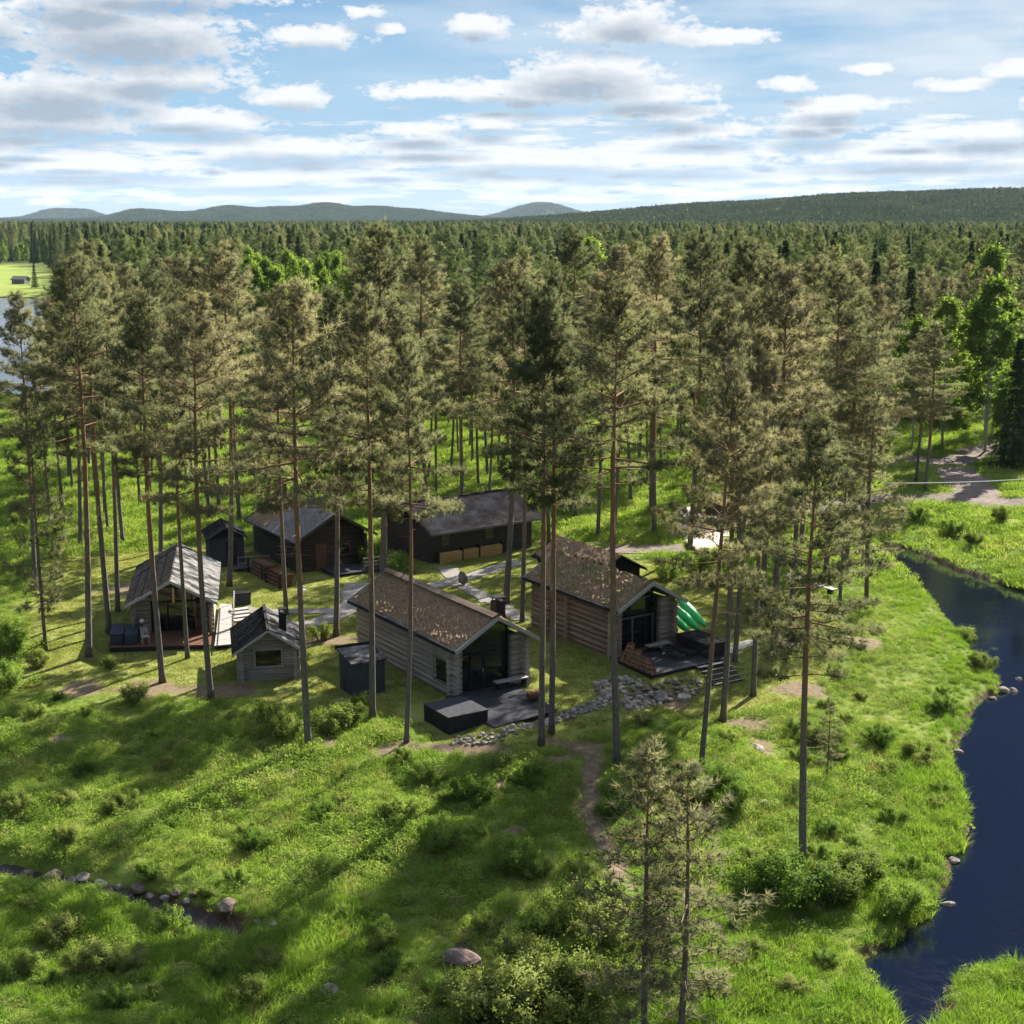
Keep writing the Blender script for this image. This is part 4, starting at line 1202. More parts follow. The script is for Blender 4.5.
def chimney(parent, x, y, z0, z1, w=.6, cap=True):
    mb = MB(); mb.box((x, y, (z0 + z1) / 2), (w, w, z1 - z0))
    o = mb.build('chimney', M['iron'], parent)
    if cap:
        c = MB()
        for sx_ in (-1, 1):
            for sy in (-1, 1): c.box((x + sx_ * w * .38, y + sy * w * .38, z1 + .1), (.05, .05, .2))
        c.box((x, y, z1 + .23), (w * 1.15, w * 1.15, .06))
        c.build('chimney_cap', M['iron'], o)
    return o

# ================================================================== front log cabin
def cabin_front():
    r = empty('log_cabin', (-.74, 79.35, 0), .56, 'front log cabin with dead brown turf roof, glazed gable and black deck', 'cabin')
    W, Ln, ze, zr, hw = 5.43, 13.2, 2.9, 4.48, 2.25
    y0, y1 = .75, 12.5
    for s in (-1, 1):
        w = MB()
        if s < 0:
            log_wall(w, (-hw, y0), (-hw, 1.25), -.3, ze - .05, .34, .1); log_wall(w, (-hw, 3.05), (-hw, y1), -.3, ze - .05, .34, .22)
            log_wall(w, (-hw, 1.25), (-hw, 3.05), -.3, .62, .34); log_wall(w, (-hw, 1.25), (-hw, 3.05), 1.95, ze - .05, .34)
            log_wall(w, (-hw - .30, 5.6), (-hw + .3, 5.6), -.2, ze - .1, .32)
        else: log_wall(w, (hw, y0), (hw, y1), -.3, ze - .05, .34, .22)
        w.build('side_wall', M['log_grey'], r)
    for a, b in ((-hw - .32, -1.72), (1.45, hw + .32)):
        w = MB(); log_wall(w, (a, 1.15), (b, 1.15), -.3, ze - .02 if a < 0 else ze + .12, .34)
        w.build('corner_logs', M['log_grey'], r)
    w = MB(); gable_wall(w, hw, y1 - .2, -.3, ze, zr, W); w.build('rear_wall', M['log_grey'], r)
    window(r, (-hw - .02, 2.15, 1.28), 1.7, 1.25, 'y', M['board_grey'], fw=.1, dep=.30)
    # glazed gable: one pane, frame bars, door
    yg = 1.55; zt_ = lambda x: zr - .18 - abs(x) * (zr - ze) / (W / 2)
    gl = MB(); pts = [(-1.75, .1), (1.5, .1), (1.5, zt_(1.5)), (0, zt_(0)), (-1.75, zt_(1.75))]
    gl.add([(x, yg, z) for x, z in pts] + [(x, yg + .03, z) for x, z in pts], [(0, 1, 2, 3, 4), (9, 8, 7, 6, 5)] + [(i, i + 5, (i + 1) % 5 + 5, (i + 1) % 5) for i in range(5)])
    go_ = gl.build('glazing', M['glass'], r)
    fr = MB()
    fr.box((-.12, yg - .04, .05), (3.4, .1, .1)); fr.box((-.45, yg - .04, 2.14), (2.5, .07, .08))
    for x in (-1.70, .02, 1.46): fr.box((x, yg - .045, (.1 + (2.1 if x == .02 else zt_(x))) / 2), (.08, .08, (2.1 if x == .02 else zt_(x)) - .1))
    fr.build('glazing_frame', M['iron'], go_)
    d = MB()
    for x in (-.92, -.06): d.box((x, yg - .06, 1.1), (.08, .06, 1.95))
    d.box((-.49, yg - .06, .2), (.78, .06, .12)); d.box((-.49, yg - .06, 2.04), (.78, .06, .08))
    do = d.build('door', M['iron'], r)
    h = MB(); h.tube([(-.14, yg - .12, 1.0), (-.14, yg - .12, 1.25)], .015, 6); h.build('handle', M['white'], do)
    rf = MB()
    for s in (-1, 1): slope(rf, s, W, 0.06, Ln, ze, zr, .13)
    ro = rf.build('roof', M['board_grey'], r)
    for i, s in enumerate((-1, 1)):
        t = MB(); rough_slope(t, s, W, .1, Ln, ze, zr, .10, .15, 3 + i); t.build('turf', M['turf'], ro)
    b = MB(); barge(b, W, .06, ze + .02, zr + .03, .24, .06); b.build('bargeboard', M['fascia'], r)
    b = MB(); barge(b, W, Ln + .06, ze + .02, zr + .03, .24, .06); b.build('bargeboard', M['fascia'], r)
    for s in (-1, 1):
        b = MB(); b.box((s * (W / 2 + .03), Ln / 2, ze - .03), (.05, Ln, .2)); b.build('eave_board', M['board_dark'], r)
    b = MB()
    b.box((-.16, Ln / 2, zr + .10), (.36, Ln - .1, .05), 0, 0, 0, -R(28)); b.box((.16, Ln / 2, zr + .10), (.36, Ln - .1, .05), 0, 0, 0, R(28))
    b.build('ridge_boards', M['log_brown'], ro)
    chimney(r, 1.75, 2.9, 2.9, 4.55, .62)
    return r
cabin_front()

def plank_deck(name, poly, z, z0, mat, parent_loc, yaw, label, cat, n=22, along=0):
    r = empty(name, (*parent_loc, 0), yaw, label, cat)
    P = [Vector((*p, 0)) for p in poly]
    mb = MB()
    for i in range(n):
        a, b = i / n + .002, (i + 1) / n - .002
        q0 = P[0].lerp(P[3], a); q1 = P[1].lerp(P[2], a); q2 = P[1].lerp(P[2], b); q3 = P[0].lerp(P[3], b)
        dz = random.uniform(-.004, .004)
        lo = Vector((0, 0, z - .05)); hi = Vector((0, 0, z + dz))
        mb.hexa([q + lo for q in (q0, q1, q2, q3)] + [q + hi for q in (q0, q1, q2, q3)])
    mb.build('deck_boards', mat, r)
    sk = MB()
    c = sum(P, Vector()) / 4
    Q = [c + (p - c) * .97 for p in P]
    sk.hexa([q + Vector((0, 0, z0)) for q in Q] + [q + Vector((0, 0, z - .055)) for q in Q])
    sk.build('skirting', M['board_dark'], r)
    return r
AL = ((-.74, 79.35), .56)
plank_deck('terrace_deck', [(-3.3, -4.95), (1.0, -4.35), (1.55, .9), (-2.9, .9)], .25, -.45, M['deck_dark'], *AL, 'dark boarded deck in front of the front cabin\'s glazed gable', 'deck', 30)
def tub_box(loc, yaw, c, d, label, lid, grp=None):
    r = empty('hot_tub_box', (*loc, 0), yaw, label, 'hot tub')
    b = MB()
    x0, x1, y0, y1 = c[0] - d[0] / 2, c[0] + d[0] / 2, c[1] - d[1] / 2, c[1] + d[1] / 2
    board_wall(b, (x0, y0), (x1, y0), -.5, d[2] - .06); board_wall(b, (x1, y0), (x1, y1), -.5, d[2] - .06); board_wall(b, (x1, y1), (x0, y1), -.5, d[2] - .06); board_wall(b, (x0, y1), (x0, y0), -.5, d[2] - .06)
    b.build('side_boards', M['board_dark'], r)
    l = MB()
    n = 9
    for i in range(n): l.box((c[0], y0 - .05 + (d[1] + .1) * (i + .5) / n, d[2] - .02), (d[0] + .12, (d[1] + .1) / n - .012, .06))
    l.build('lid', lid, r)
    return r
tub_box(*AL, (-4.2, -2.55), (2.3, 2.6, .85), 'low black boarded box at the left end of the front cabin\'s deck', M['deck_dark'])
s_ = MB(); s_.box((-4.25, -4.05, -.32), (2.6, .35, .10)); s_.box((-5.52, -2.6, -.32), (.25, 2.9, .10))
o = s_.build('plinth_board', M['board_pale'], None, (-.74, 79.35, 0), .56); tag(o, 'pale board lying along the foot of the low black box', 'board')
def bench(loc, yaw, c, Ln, mat, label):
    r = empty('bench', (*loc, 0), yaw, label, 'bench')
    b = MB()
    for i in range(2): b.box((c[0], c[1] - .12 + .24 * i, c[2]), (Ln, .22, .07))
    b.build('seat', mat, r)
    for s in (-1, 1):
        l = MB(); l.box((c[0] + s * (Ln / 2 - .2), c[1], c[2] - .22), (.12, .4, .37)); l.build('leg', M['board_dark'], r)
bench(*AL, (1.0, .30, .70), 2.1, M['board_pale'], 'pale plank bench against the right corner of the front cabin')

# ================================================================== cabin with the green boats
BL = ((8.46, 86.9), .57)
def cabin_boats():
    r = empty('log_cabin', (*BL[0], 0), BL[1], 'brown log cabin with mossy turf roof beside the green boats', 'cabin')
    W, Ln, ze, zr, hw = 5.23, 10.3, 3.1, 4.56, 2.15
    y0, y1 = .7, 9.6
    w = MB(); log_wall(w, (-hw, y0), (-hw, 7.0), -.3, ze - .05, .36, .2); log_wall(w, (-hw, 7.9), (-hw, y1), -.3, ze - .05, .36, .2); log_wall(w, (-hw, 7.), (-hw, 7.9), 2.2, ze - .05, .36)
    log_wall(w, (-hw - .35, 5.6), (-hw + .3, 5.6), -.2, ze - .1, .34); w.build('side_wall', M['log_brown'], r)
    w = MB(); log_wall(w, (hw, y0), (hw, y1), -.3, ze - .05, .36, .2); w.build('side_wall', M['log_brown'], r)
    for a, b in ((-hw - .32, -1.6), (1.25, hw + .32)):
        w = MB(); log_wall(w, (a, 1.1), (b, 1.1), -.3, ze - .02 if a < 0 else ze + .15, .34); w.build('corner_logs', M['log_grey'], r)
    w = MB(); gable_wall(w, hw, y1 - .2, -.3, ze, zr, W); w.build('rear_wall', M['log_brown'], r)
    d = MB(); d.box((-hw - .0, 7.45, .95), (.16, .86, 2.3)); do = d.build('door', M['board_red'], r)
    h = MB(); h.tube([(-hw - .12, 7.15, 1.0), (-hw - .12, 7.15, 1.2)], .015, 6); h.build('handle', M['iron'], do)
    yg = 1.7; zt_ = lambda x: zr - .18 - abs(x) * (zr - ze) / (W / 2)
    gl = MB(); pts = [(-1.62, .1), (1.3, .1), (1.3, zt_(1.3)), (0, zt_(0)), (-1.62, zt_(1.62))]
    gl.add([(x, yg, z) for x, z in pts] + [(x, yg + .03, z) for x, z in pts], [(0, 1, 2, 3, 4), (9, 8, 7, 6, 5)] + [(i, i + 5, (i + 1) % 5 + 5, (i + 1) % 5) for i in range(5)])
    go_ = gl.build('glazing', M['glass'], r)
    fr = MB(); fr.box((-.15, yg - .04, 2.1), (3.0, .08, .09)); fr.box((-.15, yg - .04, 3.25), (2.3, .08, .09))
    for x in (-1.56, -.3, 1.26): fr.box((x, yg - .045, 1.1), (.08, .08, 2.0))
    fr.build('glazing_frame', M['board_grey'], go_)
    rf = MB()
    for s in (-1, 1): slope(rf, s, W, .06, Ln, ze, zr, .13)
    ro = rf.build('roof', M['board_grey'], r)
    for i, s in enumerate((-1, 1)):
        t = MB(); rough_slope(t, s, W, .1, Ln, ze, zr, .13, .15, 13 + i); t.build('turf', M['turf_moss'], ro)
    for y in (.06, Ln + .06):
        b = MB(); barge(b, W, y, ze + .02, zr + .03, .24, .06); b.build('bargeboard', M['fascia'], r)
    for s in (-1, 1):
        b = MB(); b.box((s * (W / 2 + .03), Ln / 2, ze - .03), (.05, Ln, .2)); b.build('eave_board', M['board_dark'], r)
    return r
cabin_boats()
plank_deck('terrace_deck', [(-2.9, -3.55), (3.4, -3.2), (3.4, .9), (-2.6, .9)], .22, -.5, M['deck_dark'], *BL, 'dark deck with firewood in front of the cabin with green boats', 'deck', 24)
tub_box(*BL, (2.85, -1.2), (1.65, 2.9, 1.05), 'black slatted box with grey lid above the wooden steps', M['felt'])
bench(*BL, (.6, .25, .62), 1.7, M['board_pale'], 'pale plank bench by the corner logs of the boat cabin')
def lounger(loc, yaw, c, label):
    r = empty('slatted_lounger', (*loc, 0), yaw, label, 'lounger', 'black slatted loungers on the deck')
    s = MB()
    for i in range(9): s.box((c[0], c[1] - .9 + .2 * i, .52 + (.05 * max(0, i - 5))), (.72, .13, .045))
    s.build('slats', M['board_dark'], r)
    for sx_ in (-.3, .3):
        for sy in (-.75, .65):
            l = MB(); l.box((c[0] + sx_, c[1] + sy, .36), (.07, .07, .28)); l.build('leg', M['board_dark'], r)
lounger(*BL, (.45, -1.25), 'black slatted lounger nearer the firewood pile'); lounger(*BL, (1.4, -1.15), 'black slatted lounger next to the black box')
def steps():
    r = empty('wooden_steps', (*BL[0], 0), BL[1], 'dark wooden steps with pale nosings leading down from the boat cabin deck', 'steps')
    for i in range(5):
        z = .16 - .17 * i; y = -3.55 - .34 * i
        t = MB(); t.box((1.7, y, z - .03), (2.3, .32, .05)); t.box((1.7, y + .15, z - .13), (2.26, .03, .16), 1); t.box((1.7, y - .145, z + .004), (2.3, .05, .05), 2)
        t.build('tread', [M['deck_dark'], M['board_dark'], M['board_pale']], r)
steps()
# green boats leaning on the lawn behind the corner logs
def boat(p, q, label, wd=.8):
    A = Vector((*flat_at(p[0], p[1], p[2]), p[2])); B = Vector((*flat_at(q[0], q[1], q[2]), q[2]))
    d = B - A; Ln = d.length
    r = empty('green_boat', A, 0, label, 'boat', 'green boats beside the cabin')
    r.rotation_euler = d.to_track_quat('Y', 'Z').to_euler()
    mb = MB(); vs = []; fs = []; n = 18; k = 14
    for i in range(n + 1):
        t = i / n; prof = (math.sin(math.pi * min(max(t, .015), .985))) ** .55
        for j in range(k):
            a = 2 * math.pi * j / k
            x = math.cos(a) * wd / 2 * prof; z = math.sin(a) * .32 * prof + (.10 * (2 * t - 1) ** 4)
            if math.sin(a) < 0: z *= .55
            vs.append((x, t * Ln, z))
    for i in range(n):
        for j in range(k): fs.append((i * k + j, i * k + (j + 1) % k, (i + 1) * k + (j + 1) % k, (i + 1) * k + j))
    fs += [tuple(range(k))[::-1], tuple(n * k + j for j in range(k))]
    mb.add(vs, fs, 0, True); mb.build('hull', M['green'], r)
    kl = MB(); kl.tube([(0, .1 * Ln, .17), (0, .3 * Ln, .235), (0, .7 * Ln, .235), (0, .9 * Ln, .17)], .03, 6); kl.build('keel', M['green'], r)
boat((705, 627, .30), (676, 596, 1.9), 'uppermost green boat, farthest from the cabin corner')
boat((699, 631, .28), (672, 605, 1.75), 'middle green boat of the three beside the cabin')
boat((689, 633, .25), (668, 614, 1.5), 'lowest green boat, tucked nearest the cabin corner')

# firewood: round logs in a heap on the deck edge
def fire_log(seed):
    g = random.Random(seed); mb = MB()
    mb.tube([(-.28, 0, 0), (0, 0, .01), (.28, 0, 0)], g.uniform(.105, .135), 10, 0, True, True, .22)
    mb.m[-1] = mb.m[-2] = 1
    return mb.mesh('firewood_log', [M['firewood'], M['firewood_end']])
LOGS = [fire_log(i) for i in range(5)]
ca, sa = math.cos(BL[1]), math.sin(BL[1])
k = 0
for row in range(6):
    n = 11 - row
    for j in range(n):
        if row >= 3 and j > n - row + 1 and row * 2 + j > 17: continue
        v = -3.30 + .29 * j + .145 * row; z = .22 + .14 + .25 * row; u = -2.55 + random.uniform(-.05, .05)
        if row > 2 + j * .45: continue
        x = BL[0][0] + u * ca - v * sa; y = BL[0][1] + u * sa + v * ca
        o = link('firewood_log', LOGS[k % 5], None, (x, y, z), BL[1] + .75 + random.uniform(-.08, .08)); k += 1
        o.rotation_euler.x = random.uniform(0, 6)
        tag(o, 'reddish firewood log in the heap on the boat cabin deck', 'log', 'logs of the firewood heap')

# ================================================================== cabin with the timber terrace (left)
CL = ((-21.1, 89.9), .17)
def cabin_terrace():
    r = empty('timber_cabin', (*CL[0], 0), CL[1], 'leftmost cabin with dark roof, wide glass front and reddish terrace', 'cabin')
    W, Ln, ze, zr, hw = 5.64, 11.1, 2.4, 3.9, 2.35
    for s in (-1, 1):
        w = MB(); log_wall(w, (s * hw, 1.3), (s * hw, 10.4), -.2, ze - .05, .30, .2); w.build('side_wall', M['log_grey'], r)
    w = MB(); log_wall(w, (-hw - .2, 1.6), (-1.35, 1.6), -.2, ze + .2, .30); w.build('front_wall', M['log_grey'], r)
    w = MB(); log_wall(w, (1.75, 1.6), (hw + .2, 1.6), -.2, ze, .30); w.build('front_wall', M['log_brown'], r)
    w = MB(); gable_wall(w, hw, 10.2, -.2, ze, zr, W, .22); w.build('rear_wall', M['log_grey'], r)
    yg = 1.75; zt_ = lambda x: zr - .18 - abs(x) * (zr - ze) / (W / 2)
    gl = MB(); pts = [(-1.35, .3), (1.75, .3), (1.75, zt_(1.75)), (0, zt_(0)), (-1.35, zt_(1.35))]
    gl.add([(x, yg, z) for x, z in pts] + [(x, yg + .03, z) for x, z in pts], [(0, 1, 2, 3, 4), (9, 8, 7, 6, 5)] + [(i, i + 5, (i + 1) % 5 + 5, (i + 1) % 5) for i in range(5)])
    go_ = gl.build('glazing', M['glass'], r)
    fr = MB(); fr.box((.2, yg - .05, 2.2), (3.1, .1, .1))
    for x in (-1.3, -.3, .75, 1.7): fr.box((x, yg - .05, 1.25), (.09, .09, 1.9))
    fr.box((0, yg - .05, 2.75), (.12, .1, 1.0)); fr.build('glazing_frame', M['board_dark'], go_)
    pl = MB(); pl.box((.15, .35, 2.95), (.14, .14, .95)); pl.build('king_post', M['firewood_pale'], r)
    rf = MB()
    for s in (-1, 1): slope(rf, s, W, .06, Ln, ze, zr, .10)
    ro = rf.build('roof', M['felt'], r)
    for s in (-1, 1):
        sh = MB()
        n = 5; Ls = math.hypot(W / 2, zr - ze); an = math.atan2(zr - ze, W / 2)
        for i in range(n):      # broad overlapping roof boards
            t = (i + .5) / n
            for j in range(6):
                sh.box((s * W / 2 * t, .06 + (Ln - .1) * (j + .5) / 6, zr + (ze - zr) * t + .035 + random.uniform(0, .012)), (Ls / n + .05, Ln / 6 - .03, .03), 0, 0, 0, s * an + s * -.05)
        sh.build('roof_boards', M['felt'] if s < 0 else M['felt_light'], ro)  # left slope coloured as unlit, right slope as sunlit
    for y in (.06, Ln + .06):
        b = MB(); barge(b, W, y, ze + .02, zr + .03, .2, .05); b.build('bargeboard', M['fascia'], r)
    for x in (-hw, hw):
        p = MB(); p.tube([(x, .35, .3), (x, .35, ze)], .09, 8); p.build('porch_post', M['log_brown'], r)
cabin_terrace()
plank_deck('terrace_deck', [(-3.75, -1.55), (2.4, -1.95), (2.4, 1.6), (-3.75, 1.6)], .32, -.2, M['board_red'], *CL, 'reddish board terrace along the front of the leftmost cabin', 'deck', 20)
plank_deck('boardwalk', [(2.62, -2.2), (3.62, -2.0), (3.55, 8.0), (2.75, 8.0)], .30, -.2, M['board_pale'], *CL, 'pale plank boardwalk along the right side of the leftmost cabin', 'boardwalk', 26)
def rail():
    r = empty('handrail', (*CL[0], 0), CL[1], 'thin wooden handrail at the right edge of the pale boardwalk', 'handrail')
    for v in (-1.9, 1.4, 4.7, 7.9):
        p = MB(); p.tube([(3.72, v, -.1), (3.72, v, 1.2)], .045, 6); p.build('post', M['log_brown'], r)
    p = MB(); p.tube([(3.72, -1.9, 1.18), (3.72, 7.9, 1.18)], .035, 6); p.build('rail', M['board_grey'], r)
rail()
def cover_box(u0, u1, v0, v1, h, label):
    r = empty('covered_box', (*CL[0], .32), CL[1], label, 'storage box', 'dark covered boxes on the terrace')
    b = MB(); b.box(((u0 + u1) / 2, (v0 + v1) / 2, h / 2), (u1 - u0 - .06, v1 - v0 - .06, h - .08)); b.build('body', M['tarp'], r)
    b = MB(); b.box(((u0 + u1) / 2, (v0 + v1) / 2, h - .02), (u1 - u0, v1 - v0, .07), 0, 0, R(3)); b.build('lid', M['tarp'], r)
cover_box(-3.65, -2.85, -1.2, .9, .75, 'dark blue covered box at the left end of the reddish terrace'); cover_box(-2.78, -2.0, -1.3, .8, .72, 'dark blue covered box beside the leftmost one on the terrace')
def chair(c, yaw, label, mat, loc=CL, z=.32):
    ca, sa = math.cos(loc[1]), math.sin(loc[1])
    r = empty('garden_chair', (loc[0][0] + c[0] * ca - c[1] * sa, loc[0][1] + c[0] * sa + c[1] * ca, z), loc[1] + yaw, label, 'chair')
    b = MB(); b.box((0, 0, .44), (.5, .48, .05)); b.build('seat', mat, r)
    b = MB()
    for i in range(4): b.box((-.18 + .12 * i, .24, .72), (.08, .03, .55), 0, 0, R(-8))
    b.build('backrest', mat, r)
    for x in (-.21, .21):
        for y in (-.2, .2):
            l = MB(); l.box((x, y, .21), (.05, .05, .42)); l.build('leg', mat, r)
        l = MB(); l.box((x * 1.1, .0, .64), (.05, .46, .04)); l.build('armrest', mat, r)
chair((-1.55, -1.0), .3, 'pale wooden chair on the reddish terrace', M['board_pale'])
chair((.9, .2), 2.6, 'dark chair under the porch of the leftmost cabin', M['board_dark'])
def lantern():
    r = empty('round_lantern', (*CL[0], .32), CL[1], 'round white lantern standing on a post by the dark boxes', 'lantern')
    p = MB(); p.tube([(-1.85, .75, 0), (-1.85, .75, .85)], .04, 6); p.build('post', M['iron'], r)
    g = MB(); g.tube([(-1.85, .75, .8 + .3 * (1 - math.cos(math.pi * i / 8)) / 2) for i in range(9)], [max(.015, .16 * math.sin(math.pi * i / 8)) for i in range(9)], 12); g.build('globe', M['white'], r)
lantern()
def cupboard():
    r = empty('red_shelf', (*CL[0], .32), CL[1], 'red brown open shelf against the right wall of the terrace', 'shelf')
    b = MB()
    for x in (1.45, 1.98): b.box((x, .9, .9), (.05, .5, 1.8))
    b.build('side_panel', M['board_red'], r)
    for z in (.1, .9, 1.75):
        s = MB(); s.box((1.715, .88, z), (.47, .52, .05)); s.build('shelf', M['board_red'], r)
    b = MB(); b.box((1.715, 1.17, .9), (.58, .03, 1.8)); b.build('back_panel', M['board_red'], r)
cupboard()

# ================================================================== little hut
def hut():
    r = empty('log_hut', (-13.73, 81.5, 0), .2, 'little grey log hut with one wide window in its gable', 'hut')
    W, Ln, ze, zr, hw = 4.1, 5.8, 1.75, 3.08, 1.5
    for s in (-1, 1):
        w = MB(); log_wall(w, (s * hw, .9), (s * hw, 5.2), -.1, ze + .18, .24, .26); w.build('side_wall', M['log_grey'], r)
    w = MB()
    z = -.1; d = .2
    for i in range(16):
        zz = z + d * .86 * (i + .5)
        k = hw + .28 if zz < ze + .2 else (zr - .22 - zz) / (zr - ze) * W / 2
        if k < .15: break
        for a, b in (((-k, -.78), (.78, k)) if .78 < zz < 1.78 and k > .8 else ((-k, k),)):
            if b > a: w.tube([(a, .95, zz), (b, .95, zz)], d / 2, 9)
    w.build('front_wall', M['log_grey'], r)
    w = MB(); gable_wall(w, hw, 5.1, -.1, ze + .2, zr - .1, W, .2); w.build('rear_wall', M['log_grey'], r)
    window(r, (0, .92, 1.28), 1.45, .92, 'x', M['board_pale'], fw=.09, dep=.3)
    rf = MB()
    for s in (-1, 1): slope(rf, s, W, .06, Ln, ze, zr, .09)
    ro = rf.build('roof', M['felt'], r)
    for s in (-1, 1):
        sh = MB(); n = 9; an = math.atan2(zr - ze, W / 2)
        for j in range(3):
            for i in range(n):
                Ls = math.hypot(W / 2, zr - ze); y = .06 + (Ln - .08) * (j + .5) / 3
                sh.box((s * W / 4, .06 + (Ln - .08) * (j * n + i + .5) / (3 * n), (ze + zr) / 2 + .045 - .03 * (i % 2) + .02 * (2 - j)), (Ls, Ln / (3 * n) - .008, .03), 0, 0, 0, s * an)
        sh.build('roof_boards', M['felt'] if s < 0 else M['felt_light'], ro)  # same boards, with shade painted into the left slope and sun into the right
    rb = MB(); rb.box((0, Ln / 2, zr + .07), (.16, Ln, .06)); rb.build('ridge_board', M['board_dark'], ro)
    b = MB(); barge(b, W, .06, ze + .02, zr + .05, .16, .05); b.build('bargeboard', M['fascia'], r)
    chimney(r, .92, 2.2, 2.3, 3.55, .42, True)
    st = MB()
    for s in (-1, 1):
        for y in (1.1, 5.): st.box((s * hw, y, -.12), (.35, .35, .3))
    st.build('corner_stone', M['stone_pale'], r)
hut()
# lean-to shed
def shed():
    r = empty('lean_to_shed', (-8.76, 79.14, 0), .5, 'small charcoal lean-to shed left of the front cabin', 'shed')
    w, d = 1.9, 1.85
    for nm, a, b, h0, h1 in (('front_wall', (0, 0), (w, 0), 1.85, 1.85), ('side_wall', (0, d), (0, 0), 2.0, 1.85), ('side_wall', (w, 0), (w, d), 1.85, 2.0), ('rear_wall', (w, d), (0, d), 2.2, 2.2)):
        m_ = MB(); board_wall(m_, a, b, -.3, max(h0, h1) - .02, .05, 0, .14); m_.build(nm, M['charcoal'], r)
    rf = MB()
    P = [(-.12, -.15, 1.86), (w + .12, -.15, 1.86), (w + .12, d + .2, 2.20), (-.12, d + .2, 2.20)]
    rf.hexa([Vector(p) for p in P] + [Vector(p) + Vector((0, 0, .09)) for p in P]); rf.build('roof', M['felt_light'], r)
    pr = MB(); pr.box((w / 2, d + .2, 2.30), (w + .3, .12, .22)); pr.build('roof_upstand', M['felt'], r)
    f = MB(); f.box((-.035, 1.15, .42), (.05, .35, .75)); f.build('hatch', M['iron'], r)
shed()

# ================================================================== rear cabin with the dark gable
def cabin_rear():
    r = empty('dark_cabin', (-13., 109., 0), .54, 'dark cabin with grey felt roof behind the little hut', 'cabin')
    W, Ln, ze, zr, hw = 6.6, 10.2, 2.5, 4.4, 2.7
    for s in (-1, 1):
        w = MB(); log_wall(w, (s * hw, .9), (s * hw, 9.6), -.2, ze - .05, .24, .2); w.build('side_wall', M['board_brown'], r)
    for y in (1.1, 9.4):
        w = MB(); gable_wall(w, hw, y, -.2, ze, zr, W, .24); w.build('gable_wall', M['board_brown'], r)
    window(r, (.9, .95, 1.5), 1.0, .9, 'x', M['board_red'], dep=.2)
    window(r, (-hw - .04, 3.5, 1.4), .9, .8, 'y', M['board_grey'], dep=.26)
    d = MB(); d.box((-.9, .96, 1.0), (.9, .14, 2.0)); d.build('door', M['board_red'], r)
    rf = MB()
    for s in (-1, 1): slope(rf, s, W, .06, Ln, ze, zr, .12)
    ro = rf.build('roof', M['felt_mid'], r)
    t = MB(); rough_slope(t, -1, W, 6.2, Ln, ze, zr, .07, .2, 31); t.build('moss', M['turf'], ro)
    for y in (.06, Ln + .06):
        b = MB(); barge(b, W, y, ze + .02, zr + .03, .22, .06); b.build('bargeboard', M['board_brown'], r)
    chimney(r, -.9, 8.6, 3.9, 5.4, .75)
    dk = MB(); dk.box((1.4, -.6, .2), (5.0, 2.6, .1)); dk.build('porch_floor', M['deck_dark'], r)
    rl = MB()
    for z in (.6, .85, 1.15): rl.box((2.6, -1.85, z), (2.6, .05, .09))
    for x in (1.3, 2.6, 3.85): rl.box((x, -1.84, .65), (.1, .1, 1.1))
    rl.build('porch_railing', M['board_grey'], r)
cabin_rear()
def log_heap(px0, px1, label, n=16):
    a = Vector(at(*px0)); b = Vector(at(*px1)); d = b - a; yaw = math.atan2(d.y, d.x)
    r = empty('log_stack', (a.x, a.y, a.z), yaw, label, 'log stack', 'red brown stacks beside the dark cabin')
    mb = MB(); Ln = d.length
    for row in range(4):
        for j in range(3): mb.tube([(0.05, .1 + .26 * j + .1 * row, .13 + .24 * row), (Ln - .05, .1 + .26 * j + .1 * row, .13 + .24 * row)], .13, 8)
    mb.build('logs', M['board_red'], r)
    s = MB()
    for x in (.15, Ln - .15): s.box((x, -.1, .55), (.1, .1, 1.1))
    s.build('stakes', M['board_dark'], r)
log_heap((249, 572), (264, 580), 'left stack of red brown timber beside the dark cabin'); log_heap((266, 582), (282, 589), 'right stack of red brown timber beside the dark cabin')
x, y, z = at(302, 596)
chair((0, 0), .5, 'white garden chair on the lawn in front of the dark cabin', M['white'], ((x, y), .3), z)
def dark_shed():
    r = empty('dark_shed', (-21.4, 110.2, 0), .3, 'small dark shed with grey roof left of the dark cabin', 'shed')
    W, Ln, ze, zr, hw = 3.1, 4.0, 2.2, 3.05, 1.25
    for a, b in (((-hw, .3), (hw, .3)), ((hw, .3), (hw, 3.7)), ((hw, 3.7), (-hw, 3.7)), ((-hw, 3.7), (-hw, .3))):
        w = MB(); board_wall(w, a, b, -.2, ze, .06); w.build('wall', M['charcoal'], r)
    w = MB()
    for y in (.31, 3.69): w.add([(-hw, y, ze - .02), (hw, y, ze - .02), (0, y, zr - .15)], [(0, 1, 2), (2, 1, 0)])
    w.build('gable', M['charcoal'], r)
    rf = MB()
    for s in (-1, 1): slope(rf, s, W, 0, Ln, ze, zr, .08)
    rf.build('roof', M['felt'], r)
    d = MB(); d.box((.3, .255, 1.0), (.8, .05, 1.9)); d.build('door', M['board_dark'], r)
    p = MB(); p.box((1.6, -.9, .18), (2.6, 1.6, .1)); p.build('porch_floor', M['deck_dark'], r)
    rl = MB()
    for z in (.65, 1.1): rl.box((1.7, -1.66, z), (2.4, .05, .08))
    for x in (.55, 1.3, 2.1, 2.85): rl.box((x, -1.655, .65), (.08, .08, .95))
    rl.build('railing', M['board_grey'], r)
dark_shed()
x, y, z = at(242, 604)
r = empty('storage_chest', (x, y, z), .35, 'dark grey storage chest on the lawn behind the little hut', 'chest')
b = MB(); b.box((0, 0, .38), (1.1, .75, .76)); b.build('body', M['charcoal'], r)
